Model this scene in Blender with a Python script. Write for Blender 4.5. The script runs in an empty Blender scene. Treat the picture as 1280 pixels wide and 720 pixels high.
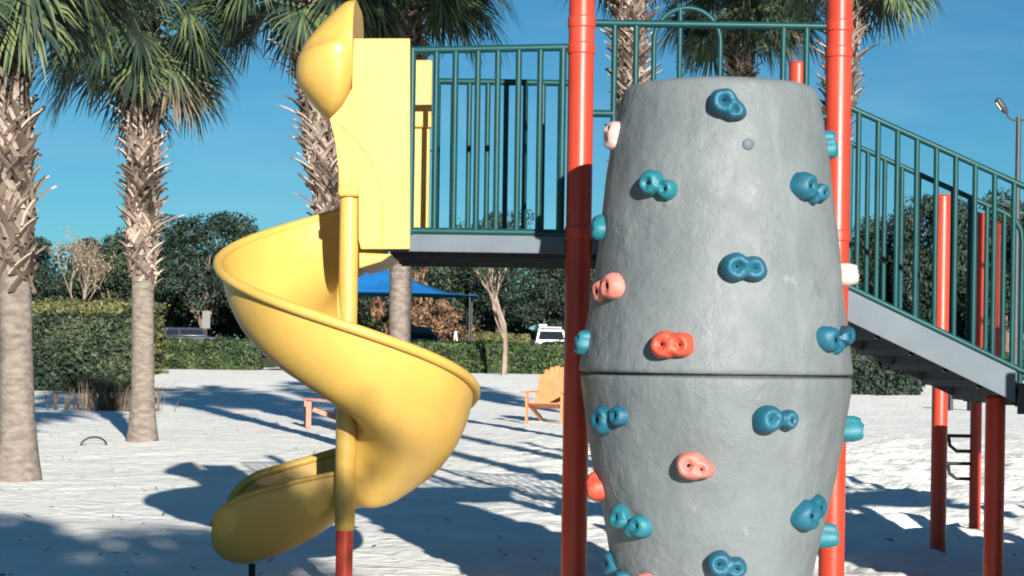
import bpy, math, random
import numpy as np
from mathutils import Vector, Matrix, noise

R = math.radians
sc = bpy.context.scene
COL = sc.collection
PI = math.pi

# ------------------------------------------------------------------ camera
FPX = 2277.0            # focal length in pixels of a 1280 px wide picture
CX, HY = 640.0, 445.0   # principal point
CAMZ = 1.2
ROLL = R(0.85)
cam = bpy.data.cameras.new('camera')
cam.sensor_width = 36.0
cam.lens = 36.0 * FPX / 1280.0
cam.shift_y = (HY - 360.0) / 1280.0
cam.clip_start = 0.1
cam.clip_end = 6000
cam_o = bpy.data.objects.new('camera', cam)
COL.objects.link(cam_o)
cam_o.matrix_world = Matrix.Translation((0, 0, CAMZ)) @ Matrix.Rotation(-ROLL, 4, 'Y') @ Matrix.Rotation(R(90), 4, 'X')
sc.camera = cam_o

# ------------------------------------------------------------------ light
SUN_EL, SUN_AZ = R(15.5), R(14.5)     # sun low, behind the camera and to its right
to_sun = Vector((math.sin(SUN_AZ) * math.cos(SUN_EL), -math.cos(SUN_AZ) * math.cos(SUN_EL), math.sin(SUN_EL)))
w = bpy.data.worlds.new('World')
sc.world = w
w.use_nodes = True
nt = w.node_tree
nt.nodes.clear()
sky = nt.nodes.new('ShaderNodeTexSky')
sky.sky_type = 'NISHITA'
sky.sun_disc = False
sky.sun_elevation = SUN_EL
sky.sun_rotation = math.atan2(to_sun.x, to_sun.y)
sky.altitude = 0
sky.air_density = 0.9
sky.dust_density = 0.0
sky.ozone_density = 4.5
tint = nt.nodes.new('ShaderNodeMix')
tint.data_type = 'RGBA'
tint.blend_type = 'MULTIPLY'
tint.inputs[0].default_value = 1.0
tint.inputs[7].default_value = (0.41, 0.79, 0.82, 1)
bg = nt.nodes.new('ShaderNodeBackground')
bg.inputs[1].default_value = 0.05
ow = nt.nodes.new('ShaderNodeOutputWorld')
nt.links.new(sky.outputs[0], tint.inputs[6])
wtc = nt.nodes.new('ShaderNodeTexCoord')
wmp = nt.nodes.new('ShaderNodeMapping')
wmp.inputs['Scale'].default_value = (5, 5, 26)
wmp.inputs['Rotation'].default_value = (0.0, R(18), 0.0)
wnz = nt.nodes.new('ShaderNodeTexNoise')
wnz.inputs['Scale'].default_value = 1.3
wnz.inputs['Detail'].default_value = 7
wrp = nt.nodes.new('ShaderNodeValToRGB')
wrp.color_ramp.elements[0].position = 0.50
wrp.color_ramp.elements[0].color = (0, 0, 0, 1)
wrp.color_ramp.elements[1].position = 0.80
wrp.color_ramp.elements[1].color = (0.22, 0.22, 0.22, 1)
wmx = nt.nodes.new('ShaderNodeMix')
wmx.data_type = 'RGBA'
wmx.inputs[7].default_value = (4.0, 6.2, 7.2, 1)
nt.links.new(wtc.outputs['Generated'], wmp.inputs[0])
nt.links.new(wmp.outputs[0], wnz.inputs['Vector'])
nt.links.new(wnz.outputs['Fac'], wrp.inputs[0])
nt.links.new(wrp.outputs[0], wmx.inputs[0])
nt.links.new(tint.outputs[2], wmx.inputs[6])
nt.links.new(wmx.outputs[2], bg.inputs[0])
nt.links.new(bg.outputs[0], ow.inputs[0])
sun = bpy.data.lights.new('sun', 'SUN')
sun.energy = 5.0
sun.angle = R(0.5)
sun.color = (1.0, 0.95, 0.87)
sun_o = bpy.data.objects.new('sun', sun)
COL.objects.link(sun_o)
sun_o.rotation_euler = (-to_sun).to_track_quat('-Z', 'Y').to_euler()
sun_o.location = to_sun * 60
vs = sc.view_settings
vs.view_transform = 'Standard'
vs.look = 'None'
vs.gamma = 1.0
vs.exposure = 1.05
vs.use_curve_mapping = False
sc.cycles.pixel_filter_type = 'BLACKMAN_HARRIS'
sc.cycles.filter_width = 1.9


# ------------------------------------------------------------------ helpers
def at(px, py, Y):
    """world point seen at photo pixel (px, py) at distance Y"""
    u, v = px - CX, HY - py
    c, s = math.cos(ROLL), math.sin(ROLL)
    return Vector(((u * c - v * s) / FPX * Y, Y, CAMZ + (u * s + v * c) / FPX * Y))


def ground_z(x, y):
    t = min(1.0, max(0.0, (y - 38.0) / 30.0))
    q = min(1.0, max(0.0, (y - 69.0) / 20.0))
    return 0.55 * t * t * (3 - 2 * t) + 0.36 * q * q * (3 - 2 * q)


def base_at(px, py):
    """ground point under photo pixel"""
    Y = 20.0
    for _ in range(60):
        g = ground_z(0, Y)
        u, v = px - CX, HY - py
        k = (u * math.sin(ROLL) + v * math.cos(ROLL)) / FPX
        Y = (g - CAMZ) / k
    p = at(px, py, Y)
    return p


class MB:
    def __init__(self):
        self.v, self.f, self.m = [], [], []

    def add(self, vs_, fs, mi=0):
        o = len(self.v)
        self.v += [tuple(p) for p in vs_]
        self.f += [tuple(i + o for i in f) for f in fs]
        self.m += [mi] * len(fs)

    def box(self, c, s, rot=None, mi=0):
        hx, hy, hz = s[0] / 2, s[1] / 2, s[2] / 2
        ps = [Vector((x, y, z)) for x in (-hx, hx) for y in (-hy, hy) for z in (-hz, hz)]
        if rot is not None:
            ps = [rot @ p for p in ps]
        c = Vector(c)
        ps = [p + c for p in ps]
        self.add(ps, [(0, 1, 3, 2), (4, 6, 7, 5), (0, 4, 5, 1), (2, 3, 7, 6), (0, 2, 6, 4), (1, 5, 7, 3)], mi)

    def tube(self, pts, r, n=10, caps=True, mi=0, up=None):
        pts = [Vector(p) for p in pts]
        k = len(pts)
        rs = r if isinstance(r, (list, tuple)) else [r] * k
        ref = Vector(up) if up else Vector((0, 0, 1))
        vs_ = []
        prev = None
        for i, p in enumerate(pts):
            d = (pts[min(i + 1, k - 1)] - pts[max(i - 1, 0)]).normalized()
            if prev is None:
                a = ref if abs(d.dot(ref)) < 0.95 else Vector((1, 0, 0))
                s = d.cross(a).normalized()
            else:
                s = (prev - d * prev.dot(d)).normalized()
            prev = s
            t = d.cross(s)
            for j in range(n):
                a = 2 * PI * j / n
                vs_.append(p + (s * math.cos(a) + t * math.sin(a)) * rs[i])
        fs = []
        for i in range(k - 1):
            for j in range(n):
                a, b = i * n + j, i * n + (j + 1) % n
                fs.append((a, b, b + n, a + n))
        if caps:
            fs.append(tuple(range(n - 1, -1, -1)))
            fs.append(tuple(range((k - 1) * n, k * n)))
        self.add(vs_, fs, mi)

    def lathe(self, prof, c, n=48, cap0=True, cap1=True, mi=0, jit=None):
        cx, cy = c
        vs_ = []
        for i, (r, z) in enumerate(prof):
            for j in range(n):
                a = 2 * PI * j / n
                rr = r
                p = Vector((cx + rr * math.cos(a), cy + rr * math.sin(a), z))
                if jit:
                    d = jit(p)
                    p.x += math.cos(a) * d
                    p.y += math.sin(a) * d
                vs_.append(p)
        fs = []
        for i in range(len(prof) - 1):
            for j in range(n):
                a, b = i * n + j, i * n + (j + 1) % n
                fs.append((a, b, b + n, a + n))
        if cap0:
            fs.append(tuple(range(n - 1, -1, -1)))
        if cap1:
            k = len(prof) - 1
            fs.append(tuple(range(k * n, (k + 1) * n)))
        self.add(vs_, fs, mi)

    def prism(self, poly, y0, y1, mi=0):
        """polygon in X,Z extruded along Y"""
        n = len(poly)
        vs_ = [(x, y0, z) for x, z in poly] + [(x, y1, z) for x, z in poly]
        fs = [tuple(range(n)), tuple(range(2 * n - 1, n - 1, -1))]
        for i in range(n):
            j = (i + 1) % n
            fs.append((i, i + n, j + n, j))
        self.add(vs_, fs, mi)

    def build(self, name, mats, parent=None, smooth=40, bevel=0, seg=2, subsurf=0, solid=0):
        me = bpy.data.meshes.new(name)
        me.from_pydata(self.v, [], self.f)
        mats = mats if isinstance(mats, (list, tuple)) else [mats]
        for m in mats:
            me.materials.append(m)
        if len(mats) > 1:
            me.polygons.foreach_set('material_index', self.m)
        me.validate()
        if smooth:
            me.polygons.foreach_set('use_smooth', [True] * len(me.polygons))
            if smooth < 180:
                me.set_sharp_from_angle(angle=R(smooth))
        me.update()
        o = bpy.data.objects.new(name, me)
        COL.objects.link(o)
        if solid:
            md = o.modifiers.new('solid', 'SOLIDIFY')
            md.thickness = solid
            md.offset = 0
        if bevel:
            md = o.modifiers.new('bevel', 'BEVEL')
            md.width = bevel
            md.segments = seg
            md.limit_method = 'ANGLE'
        if subsurf:
            md = o.modifiers.new('sub', 'SUBSURF')
            md.levels = md.render_levels = subsurf
        if parent:
            adopt(o, parent)
        return o


def world_of(o):
    m = o.matrix_parent_inverse @ o.matrix_basis if o.parent else o.matrix_basis
    return world_of(o.parent) @ m if o.parent else m


def adopt(o, parent):
    o.parent = parent
    o.matrix_parent_inverse = world_of(parent).inverted()


def thing(name, label, cat, loc, group=None):
    o = bpy.data.objects.new(name, None)
    o.empty_display_size = 0.2
    o.location = loc
    COL.objects.link(o)
    return tag(o, label, cat, group)


def tag(o, label, cat, group=None):
    o['label'] = label
    o['category'] = cat
    if group:
        o['group'] = group
    return o


def struct(o, kind='structure'):
    o['kind'] = kind
    return o


def copy_tree(o, parent=None):
    c = o.copy()
    COL.objects.link(c)
    if parent:
        c.parent = parent
    for ch in list(o.children):
        copy_tree(ch, c)
    return c


def smoothstep(a, b, x):
    t = min(1.0, max(0.0, (x - a) / (b - a)))
    return t * t * (3 - 2 * t)


# ------------------------------------------------------------------ materials
def mat(name, rgb, rough=0.5, spec=0.5, vary=0.0, vscale=4.0, rgb2=None, bump=0.0, bscale=30.0, metal=0.0,
        coat=0.0, detail=4.0, bump2=0.0, b2scale=5.0, rvary=0.0, stretch=None):
    m = bpy.data.materials.new(name)
    m.use_nodes = True
    t = m.node_tree
    n, l = t.nodes, t.links
    b = n['Principled BSDF']
    b.inputs['Roughness'].default_value = rough
    b.inputs['Specular IOR Level'].default_value = spec
    b.inputs['Metallic'].default_value = metal
    b.inputs['Coat Weight'].default_value = coat
    b.inputs['Base Color'].default_value = (*rgb, 1)
    tc = n.new('ShaderNodeTexCoord')
    src = tc.outputs['Object']
    if stretch:
        mp = n.new('ShaderNodeMapping')
        mp.inputs['Scale'].default_value = stretch
        l.new(src, mp.inputs[0])
        src = mp.outputs[0]
    if vary or rgb2:
        nz = n.new('ShaderNodeTexNoise')
        nz.inputs['Scale'].default_value = vscale
        nz.inputs['Detail'].default_value = detail
        l.new(src, nz.inputs['Vector'])
        rp = n.new('ShaderNodeValToRGB')
        rp.color_ramp.elements[0].position = 0.32
        rp.color_ramp.elements[1].position = 0.68
        c2 = rgb2 or tuple(c * (1 - vary) for c in rgb)
        c1 = rgb if rgb2 else tuple(min(1, c * (1 + vary)) for c in rgb)
        rp.color_ramp.elements[0].color = (*c2, 1)
        rp.color_ramp.elements[1].color = (*c1, 1)
        l.new(nz.outputs['Fac'], rp.inputs[0])
        l.new(rp.outputs[0], b.inputs['Base Color'])
        if rvary:
            mr = n.new('ShaderNodeMapRange')
            mr.inputs[3].default_value = max(0.05, rough - rvary)
            mr.inputs[4].default_value = min(1, rough + rvary)
            l.new(nz.outputs['Fac'], mr.inputs[0])
            l.new(mr.outputs[0], b.inputs['Roughness'])
    last = None
    for st, scl in ((bump2, b2scale), (bump, bscale)):
        if st:
            nz = n.new('ShaderNodeTexNoise')
            nz.inputs['Scale'].default_value = scl
            nz.inputs['Detail'].default_value = 5
            l.new(src, nz.inputs['Vector'])
            bp = n.new('ShaderNodeBump')
            bp.inputs['Strength'].default_value = 1.0
            bp.inputs['Distance'].default_value = st
            l.new(nz.outputs['Fac'], bp.inputs['Height'])
            if last:
                l.new(last.outputs[0], bp.inputs['Normal'])
            last = bp
    if last:
        l.new(last.outputs[0], b.inputs['Normal'])
    return m


def leaf_mat(name, dark, mid, light, trans=0.3, rough=0.6, clump=1.1):
    m = bpy.data.materials.new(name)
    m.use_nodes = True
    t = m.node_tree
    n, l = t.nodes, t.links
    b = n['Principled BSDF']
    b.inputs['Roughness'].default_value = rough
    b.inputs['Specular IOR Level'].default_value = 0.3
    g = n.new('ShaderNodeNewGeometry')
    rp = n.new('ShaderNodeValToRGB')
    e = rp.color_ramp.elements
    e[0].position, e[0].color = 0.0, (*dark, 1)
    e[1].position, e[1].color = 1.0, (*light, 1)
    k = e.new(0.55)
    k.color = (*mid, 1)
    tc = n.new('ShaderNodeTexCoord')
    nz = n.new('ShaderNodeTexNoise')
    nz.inputs['Scale'].default_value = clump
    nz.inputs['Detail'].default_value = 2
    l.new(tc.outputs['Object'], nz.inputs['Vector'])
    mr = n.new('ShaderNodeMapRange')
    mr.inputs[1].default_value = 0.3
    mr.inputs[2].default_value = 0.7
    mr.inputs[3].default_value = -0.28
    mr.inputs[4].default_value = 0.28
    l.new(nz.outputs['Fac'], mr.inputs[0])
    ad = n.new('ShaderNodeMath')
    ad.use_clamp = True
    l.new(g.outputs['Random Per Island'], ad.inputs[0])
    l.new(mr.outputs[0], ad.inputs[1])
    l.new(ad.outputs[0], rp.inputs[0])
    l.new(rp.outputs[0], b.inputs['Base Color'])
    tr = n.new('ShaderNodeBsdfTranslucent')
    l.new(rp.outputs[0], tr.inputs[0])
    mx = n.new('ShaderNodeMixShader')
    mx.inputs[0].default_value = trans
    out = n['Material Output']
    l.new(b.outputs[0], mx.inputs[1])
    l.new(tr.outputs[0], mx.inputs[2])
    l.new(mx.outputs[0], out.inputs[0])
    return m


M = {}
M['orange'] = mat('orange_paint', (0.41, 0.041, 0.020), 0.38, 0.4, vary=0.12, vscale=3, bump=0.0004, bscale=120, rvary=0.08)
M['teal'] = mat('teal_paint', (0.004, 0.048, 0.050), 0.42, 0.22, vary=0.15, vscale=6, bump=0.0003, bscale=150, rvary=0.1)
M['yellow'] = mat('yellow_plastic', (0.51, 0.318, 0.072), 0.42, 0.4, vary=0.07, vscale=3.2, detail=9, bump=0.0005, bscale=60,
                  bump2=0.003, b2scale=4, rvary=0.08)
M['skirt'] = mat('skirt_grey', (0.072, 0.097, 0.118), 0.55, 0.35, vary=0.12, vscale=5, bump=0.0004, bscale=80)
M['deck'] = mat('deck_coating', (0.035, 0.04, 0.045), 0.6, 0.3, vary=0.2, vscale=20, bump=0.002, bscale=50)
M['barrel'] = None
M['hold_teal'] = mat('hold_teal', (0.005, 0.085, 0.135), 0.55, 0.5, vary=0.12, vscale=14, bump=0.0012, bscale=90)
M['hold_cyan'] = mat('hold_cyan', (0.008, 0.125, 0.16), 0.55, 0.5, vary=0.12, vscale=14, bump=0.0012, bscale=90)
M['hold_red'] = mat('hold_red', (0.52, 0.065, 0.035), 0.5, 0.4, vary=0.12, vscale=14, bump=0.0012, bscale=90)
M['hold_pink'] = mat('hold_pink', (0.52, 0.16, 0.13), 0.55, 0.4, vary=0.12, vscale=14, bump=0.0012, bscale=90)
M['hold_pale'] = mat('hold_pale', (0.50, 0.33, 0.31), 0.55, 0.4, vary=0.12, vscale=14, bump=0.0012, bscale=90)
M['bolt_hole'] = mat('bolt_hole_shade', (0.008, 0.007, 0.008), 0.8, 0.15, vary=0.1)
M['black'] = mat('black_rubber', (0.018, 0.018, 0.02), 0.6, 0.3, vary=0.2, vscale=12, bump=0.001)
M['bark'] = mat('palm_bark', (0.235, 0.195, 0.165), 0.9, 0.2, rgb2=(0.125, 0.10, 0.085), vscale=9, detail=7, bump=0.012, bscale=22,
                stretch=(1, 1, 2.2))
M['wood'] = mat('tree_bark', (0.16, 0.12, 0.09), 0.9, 0.2, vary=0.3, vscale=6, bump=0.02, bscale=14)
M['pale_wood'] = mat('pale_bark', (0.24, 0.18, 0.145), 0.9, 0.2, vary=0.25, vscale=3, bump=0.01, bscale=14)
M['adirondack'] = mat('orange_plank', (0.56, 0.215, 0.085), 0.55, 0.4, vary=0.12, vscale=7, bump=0.001, bscale=60)
M['adirondack_red'] = mat('red_brown_plank', (0.38, 0.14, 0.085), 0.5, 0.4, vary=0.12, vscale=7, bump=0.001, bscale=60)
M['sail'] = mat('blue_shade_cloth', (0.008, 0.105, 0.30), 0.75, 0.2, vary=0.1, vscale=1.2, bump=0.01, bscale=2)
M['white_car'] = mat('white_car_paint', (0.72, 0.73, 0.74), 0.25, 0.5, vary=0.03, coat=0.5)
M['dark_car'] = mat('dark_car_paint', (0.012, 0.02, 0.04), 0.25, 0.5, vary=0.1, coat=0.5)
M['glass'] = mat('car_glass', (0.012, 0.016, 0.02), 0.08, 0.6, vary=0.1)
M['chrome'] = mat('grey_metal', (0.25, 0.26, 0.27), 0.4, 0.5, vary=0.1, metal=0.6)
M['tail'] = mat('tail_light_red', (0.3, 0.01, 0.01), 0.25, 0.5, vary=0.1)
M['pole'] = mat('lamp_pole', (0.035, 0.038, 0.042), 0.5, 0.4, vary=0.15, vscale=3)
M['lens'] = mat('lamp_lens', (0.3, 0.32, 0.33), 0.3, 0.5, vary=0.05)
M['asphalt'] = mat('asphalt', (0.075, 0.075, 0.078), 0.9, 0.2, vary=0.2, vscale=0.8, detail=8, bump=0.01, bscale=40)
M['concrete'] = mat('concrete', (0.52, 0.51, 0.49), 0.85, 0.2, vary=0.12, vscale=0.9, detail=8, bump=0.004, bscale=30)
M['lawn'] = mat('lawn_soil', (0.07, 0.10, 0.03), 0.95, 0.1, rgb2=(0.10, 0.10, 0.045), vscale=0.35, detail=8, bump=0.03, bscale=12)
M['board'] = mat('pale_board', (0.17, 0.165, 0.16), 0.7, 0.3, vary=0.08)
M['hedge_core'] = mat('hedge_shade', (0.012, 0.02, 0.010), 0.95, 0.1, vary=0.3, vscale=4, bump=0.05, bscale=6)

M['frond'] = leaf_mat('frond_leaf', (0.018, 0.034, 0.028), (0.044, 0.070, 0.046), (0.15, 0.19, 0.075), 0.28, 0.5)
M['hedge_leaf'] = leaf_mat('hedge_leaf', (0.016, 0.034, 0.016), (0.042, 0.075, 0.026), (0.11, 0.14, 0.05), 0.2)
M['dark_leaf'] = leaf_mat('dark_evergreen_leaf', (0.010, 0.022, 0.018), (0.020, 0.038, 0.028), (0.050, 0.072, 0.044), 0.15)
M['mid_leaf'] = leaf_mat('mid_green_leaf', (0.014, 0.027, 0.018), (0.030, 0.050, 0.028), (0.085, 0.105, 0.05), 0.18)
M['rust_leaf'] = leaf_mat('rusty_leaf', (0.09, 0.045, 0.025), (0.19, 0.105, 0.06), (0.27, 0.17, 0.10), 0.2)
M['bare_leaf'] = leaf_mat('pale_bare_twig', (0.16, 0.11, 0.08), (0.27, 0.19, 0.14), (0.35, 0.27, 0.16), 0.1)
M['olive_leaf'] = leaf_mat('olive_grass_leaf', (0.06, 0.065, 0.025), (0.11, 0.12, 0.04), (0.19, 0.17, 0.07), 0.2)
M['boot'] = leaf_mat('palm_boot', (0.035, 0.024, 0.019), (0.16, 0.115, 0.088), (0.40, 0.32, 0.26), 0.0, 0.9)
M['dead'] = leaf_mat('dead_frond', (0.10, 0.075, 0.05), (0.17, 0.13, 0.09), (0.25, 0.20, 0.13), 0.15, 0.8)


def barrel_mat():
    m = bpy.data.materials.new('barrel_plastic')
    m.use_nodes = True
    t = m.node_tree
    n, l = t.nodes, t.links
    b = n['Principled BSDF']
    b.inputs['Specular IOR Level'].default_value = 0.3
    tc = n.new('ShaderNodeTexCoord')

    def nz(scale, detail=5, stretch=None, rough=0.55):
        q = n.new('ShaderNodeTexNoise')
        q.inputs['Scale'].default_value = scale
        q.inputs['Detail'].default_value = detail
        q.inputs['Roughness'].default_value = rough
        if stretch:
            mp = n.new('ShaderNodeMapping')
            mp.inputs['Scale'].default_value = stretch
            l.new(tc.outputs['Object'], mp.inputs[0])
            l.new(mp.outputs[0], q.inputs['Vector'])
        else:
            l.new(tc.outputs['Object'], q.inputs['Vector'])
        return q.outputs['Fac']

    def rng_(src, a0, a1, b0, b1):
        q = n.new('ShaderNodeMapRange')
        for i, v in enumerate((a0, a1, b0, b1)):
            q.inputs[i + 1].default_value = v
        l.new(src, q.inputs[0])
        return q.outputs[0]

    def mix(fac, a, c):
        q = n.new('ShaderNodeMix')
        q.data_type = 'RGBA'
        l.new(fac, q.inputs[0])
        for k, v in ((6, a), (7, c)):
            if isinstance(v, tuple):
                q.inputs[k].default_value = (*v, 1)
            else:
                l.new(v, q.inputs[k])
        return q.outputs[2]

    def mul(a, c):
        q = n.new('ShaderNodeMath')
        q.operation = 'MULTIPLY'
        l.new(a, q.inputs[0])
        l.new(c, q.inputs[1])
        return q.outputs[0]

    c0 = mix(rng_(nz(2.4, 6), 0.35, 0.65, 0, 1), (0.112, 0.129, 0.134), (0.145, 0.164, 0.169))
    # sun-bleached runs down the side and a few pale scuffs
    c1 = mix(rng_(nz(9, 6, (1, 1, 0.09)), 0.54, 0.74, 0, 0.35), c0, (0.205, 0.222, 0.222))
    c2 = mix(mul(rng_(nz(16, 4, (1, 1, 0.6)), 0.64, 0.74, 0, 0.45), rng_(nz(3.1, 2), 0.5, 0.62, 0, 1)), c1, (0.25, 0.26, 0.255))
    c3 = mix(mul(rng_(nz(26, 5, (1, 1, 0.4)), 0.60, 0.72, 0, 0.7), rng_(nz(2.2, 2, (1, 1, 1.4)), 0.50, 0.64, 0, 1)), c2, (0.085, 0.092, 0.090))
    l.new(c3, b.inputs['Base Color'])
    l.new(rng_(nz(7, 5), 0.3, 0.7, 0.46, 0.70), b.inputs['Roughness'])
    h1 = mul(nz(15, 5), rng_(nz(2.7, 3), 0.35, 0.68, 0.3, 1.0))
    h2 = mul(nz(55, 4), rng_(nz(4.2, 3), 0.35, 0.68, 0.1, 1.0))
    b1 = n.new('ShaderNodeBump')
    b1.inputs['Distance'].default_value = 0.012
    l.new(h1, b1.inputs['Height'])
    b2 = n.new('ShaderNodeBump')
    b2.inputs['Distance'].default_value = 0.004
    l.new(h2, b2.inputs['Height'])
    l.new(b1.outputs[0], b2.inputs['Normal'])
    l.new(b2.outputs[0], b.inputs['Normal'])
    return m


M['barrel'] = barrel_mat()


# sand: white quartz sand with darker damp specks and trampled relief
def sand_mat():
    m = bpy.data.materials.new('white_sand')
    m.use_nodes = True
    t = m.node_tree
    n, l = t.nodes, t.links
    b = n['Principled BSDF']
    b.inputs['Roughness'].default_value = 0.95
    b.inputs['Specular IOR Level'].default_value = 0.15
    tc = n.new('ShaderNodeTexCoord')
    nz = n.new('ShaderNodeTexNoise')
    nz.inputs['Scale'].default_value = 1.3
    nz.inputs['Detail'].default_value = 9
    nz.inputs['Roughness'].default_value = 0.65
    l.new(tc.outputs['Object'], nz.inputs['Vector'])
    rp = n.new('ShaderNodeValToRGB')
    rp.color_ramp.elements[0].position = 0.25
    rp.color_ramp.elements[1].position = 0.6
    rp.color_ramp.elements[0].color = (0.74, 0.72, 0.66, 1)
    rp.color_ramp.elements[1].color = (0.90, 0.885, 0.825, 1)
    l.new(nz.outputs['Fac'], rp.inputs[0])
    # scattered bits of leaf litter
    vo = n.new('ShaderNodeTexVoronoi')
    vo.inputs['Scale'].default_value = 3.2
    l.new(tc.outputs['Object'], vo.inputs['Vector'])
    ck = n.new('ShaderNodeMath')
    ck.operation = 'LESS_THAN'
    ck.inputs[1].default_value = 0.045
    l.new(vo.outputs['Distance'], ck.inputs[0])
    mk = n.new('ShaderNodeMath')
    mk.operation = 'GREATER_THAN'
    mk.inputs[1].default_value = 0.72
    sx = n.new('ShaderNodeSeparateColor')
    l.new(vo.outputs['Color'], sx.inputs[0])
    l.new(sx.outputs[0], mk.inputs[0])
    mm = n.new('ShaderNodeMath')
    mm.operation = 'MULTIPLY'
    l.new(ck.outputs[0], mm.inputs[0])
    l.new(mk.outputs[0], mm.inputs[1])
    mx = n.new('ShaderNodeMix')
    mx.data_type = 'RGBA'
    mx.inputs[7].default_value = (0.33, 0.26, 0.19, 1)
    l.new(mm.outputs[0], mx.inputs[0])
    l.new(rp.outputs[0], mx.inputs[6])
    l.new(mx.outputs[2], b.inputs['Base Color'])
    n2 = n.new('ShaderNodeTexNoise')
    n2.inputs['Scale'].default_value = 14
    n2.inputs['Detail'].default_value = 6
    l.new(tc.outputs['Object'], n2.inputs['Vector'])
    bp = n.new('ShaderNodeBump')
    bp.inputs['Distance'].default_value = 0.016
    bp.inputs['Strength'].default_value = 0.7
    l.new(n2.outputs['Fac'], bp.inputs['Height'])
    n3 = n.new('ShaderNodeTexVoronoi')       # footprint sized hollows
    n3.feature = 'SMOOTH_F1'
    n3.inputs['Scale'].default_value = 4.2
    n3.inputs['Randomness'].default_value = 1.0
    wob = n.new('ShaderNodeTexNoise')
    wob.inputs['Scale'].default_value = 3.0
    va = n.new('ShaderNodeVectorMath')
    va.operation = 'ADD'
    l.new(tc.outputs['Object'], wob.inputs['Vector'])
    l.new(tc.outputs['Object'], va.inputs[0])
    l.new(wob.outputs['Color'], va.inputs[1])
    l.new(va.outputs[0], n3.inputs['Vector'])
    b3 = n.new('ShaderNodeBump')
    b3.inputs['Distance'].default_value = 0.034
    b3.inputs['Strength'].default_value = 0.55
    l.new(n3.outputs['Distance'], b3.inputs['Height'])
    l.new(b3.outputs[0], bp.inputs['Normal'])
    l.new(bp.outputs[0], b.inputs['Normal'])
    return m


M['sand'] = sand_mat()


# ------------------------------------------------------------------ ground
def make_ground():
    xs = np.concatenate([[-1500, -700, -350, -180, -100, -60, -40], np.linspace(-30, -9, 24), np.linspace(-8.8, 9, 230),
                         np.linspace(9.4, 30, 24), [40, 60, 100, 180, 350, 700, 1500]])
    ys = np.concatenate([[-300, -120, -60, -30, -12], np.linspace(-4, 7, 10), np.linspace(7.4, 26, 260), np.linspace(26.15, 46, 110),
                         np.linspace(46.6, 92, 58), [96, 105, 130, 170, 250, 400, 800, 1800, 4000]])
    V = []
    for y in ys:
        for x in xs:
            z = ground_z(x, y)
            if -14 < x < 14 and 3 < y < 66:
                k = smoothstep(66, 50, y) * smoothstep(14, 9, abs(x))
                a = 0.008 + 0.026 * smoothstep(-0.8, 1.8, x) * smoothstep(34, 19, y) * 1.35
                p = Vector((x * 2.4, y * 1.9, 0.3))
                z += k * a * (noise.noise(p) + 0.6 * noise.noise(p * 2.3) + 0.3 * noise.noise(p * 5.1)) * 1.5
                z += k * 0.022 * smoothstep(-1.0, 0.6, x) * smoothstep(30, 20, y) * (1 - min(1, 2.2 * noise.voronoi(Vector((x * 2.1, y * 1.5, 0)))[0][0])) * -1
                z += k * 0.03 * noise.noise(Vector((x * 0.35, y * 0.3, 4)))
            V.append((x, y, z))
    nx, ny = len(xs), len(ys)
    F = [(j * nx + i, j * nx + i + 1, (j + 1) * nx + i + 1, (j + 1) * nx + i) for j in range(ny - 1) for i in range(nx - 1)]
    b = MB()
    b.v, b.f, b.m = V, F, [0] * len(F)
    struct(b.build('sand_ground', M['sand'], smooth=180))


make_ground()


def sheet(name, m, x0, x1, y0, y1, dz):
    b = MB()
    ys = np.concatenate([np.linspace(y0, min(y1, 95), 40), [y1]]) if y1 > 96 and y0 < 90 else np.linspace(y0, y1, 40)
    for y in ys:
        b.v += [(x0, y, ground_z(0, y) + dz), (x1, y, ground_z(0, y) + dz)]
    b.f = [(2 * i, 2 * i + 1, 2 * i + 3, 2 * i + 2) for i in range(len(ys) - 1)]
    b.m = [0] * len(b.f)
    struct(b.build(name, m))


sheet('lawn', M['lawn'], -400, 400, 73.2, 2500, 0.025)
sheet('road', M['asphalt'], -200, 200, 92, 122, 0.12)
sheet('footpath', M['concrete'], -9.35, -7.7, 67, 92, 0.05)


# ------------------------------------------------------------------ palms
def frond_into(b, rng, c, az, el, L_pet, L_leaf, dead=False, nl=38):
    d0 = Vector((math.cos(az) * math.cos(el), math.sin(az) * math.cos(el), math.sin(el)))
    side = Vector((-math.sin(az), math.cos(az), 0))
    # petiole, bending down under its weight
    pts = [c.copy()]
    d = d0.copy()
    for i in range(5):
        d = (d + Vector((0, 0, -0.10 - 0.05 * i)) * (0.7 if el > 0.9 else 1.0)).normalized()
        pts.append(pts[-1] + d * L_pet / 5)
    mi = 1 if dead else 0
    b.tube(pts, [0.022, 0.02, 0.017, 0.014, 0.012, 0.009], 4, caps=False, mi=mi)
    tw = rng.uniform(-0.5, 0.5)
    side = (side * math.cos(tw) + d.cross(side) * math.sin(tw)).normalized()
    nrm = side.cross(d).normalized()
    if nrm.z < 0:
        nrm = -nrm
    p = pts[-1]
    for i in range(nl):
        a = (i / (nl - 1) * 2 - 1) * R(106) + rng.uniform(-0.05, 0.05)
        L = L_leaf * (0.62 + 0.38 * math.cos(a / 1.45)) * rng.uniform(0.85, 1.1)
        o = p + d * 0.16 * math.cos(a * 0.75) * L_leaf
        dl = d * math.cos(a) + side * math.sin(a) + nrm * 0.28 * abs(math.sin(a))
        dl.normalize()
        wv = (dl.cross(nrm)).normalized()
        q = o.copy()
        wd = [0.009, 0.018, 0.013, 0.002]
        drop = rng.uniform(0.2, 0.75)
        vs_ = []
        for k in range(4):
            vs_ += [q - wv * wd[k], q + wv * wd[k]]
            dl = (dl + Vector((0, 0, -drop * 0.42 * (k + 0.4)))).normalized()
            q = q + dl * L / 3
        b.add(vs_, [(0, 1, 3, 2), (2, 3, 5, 4), (4, 5, 7, 6)], mi)


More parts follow.
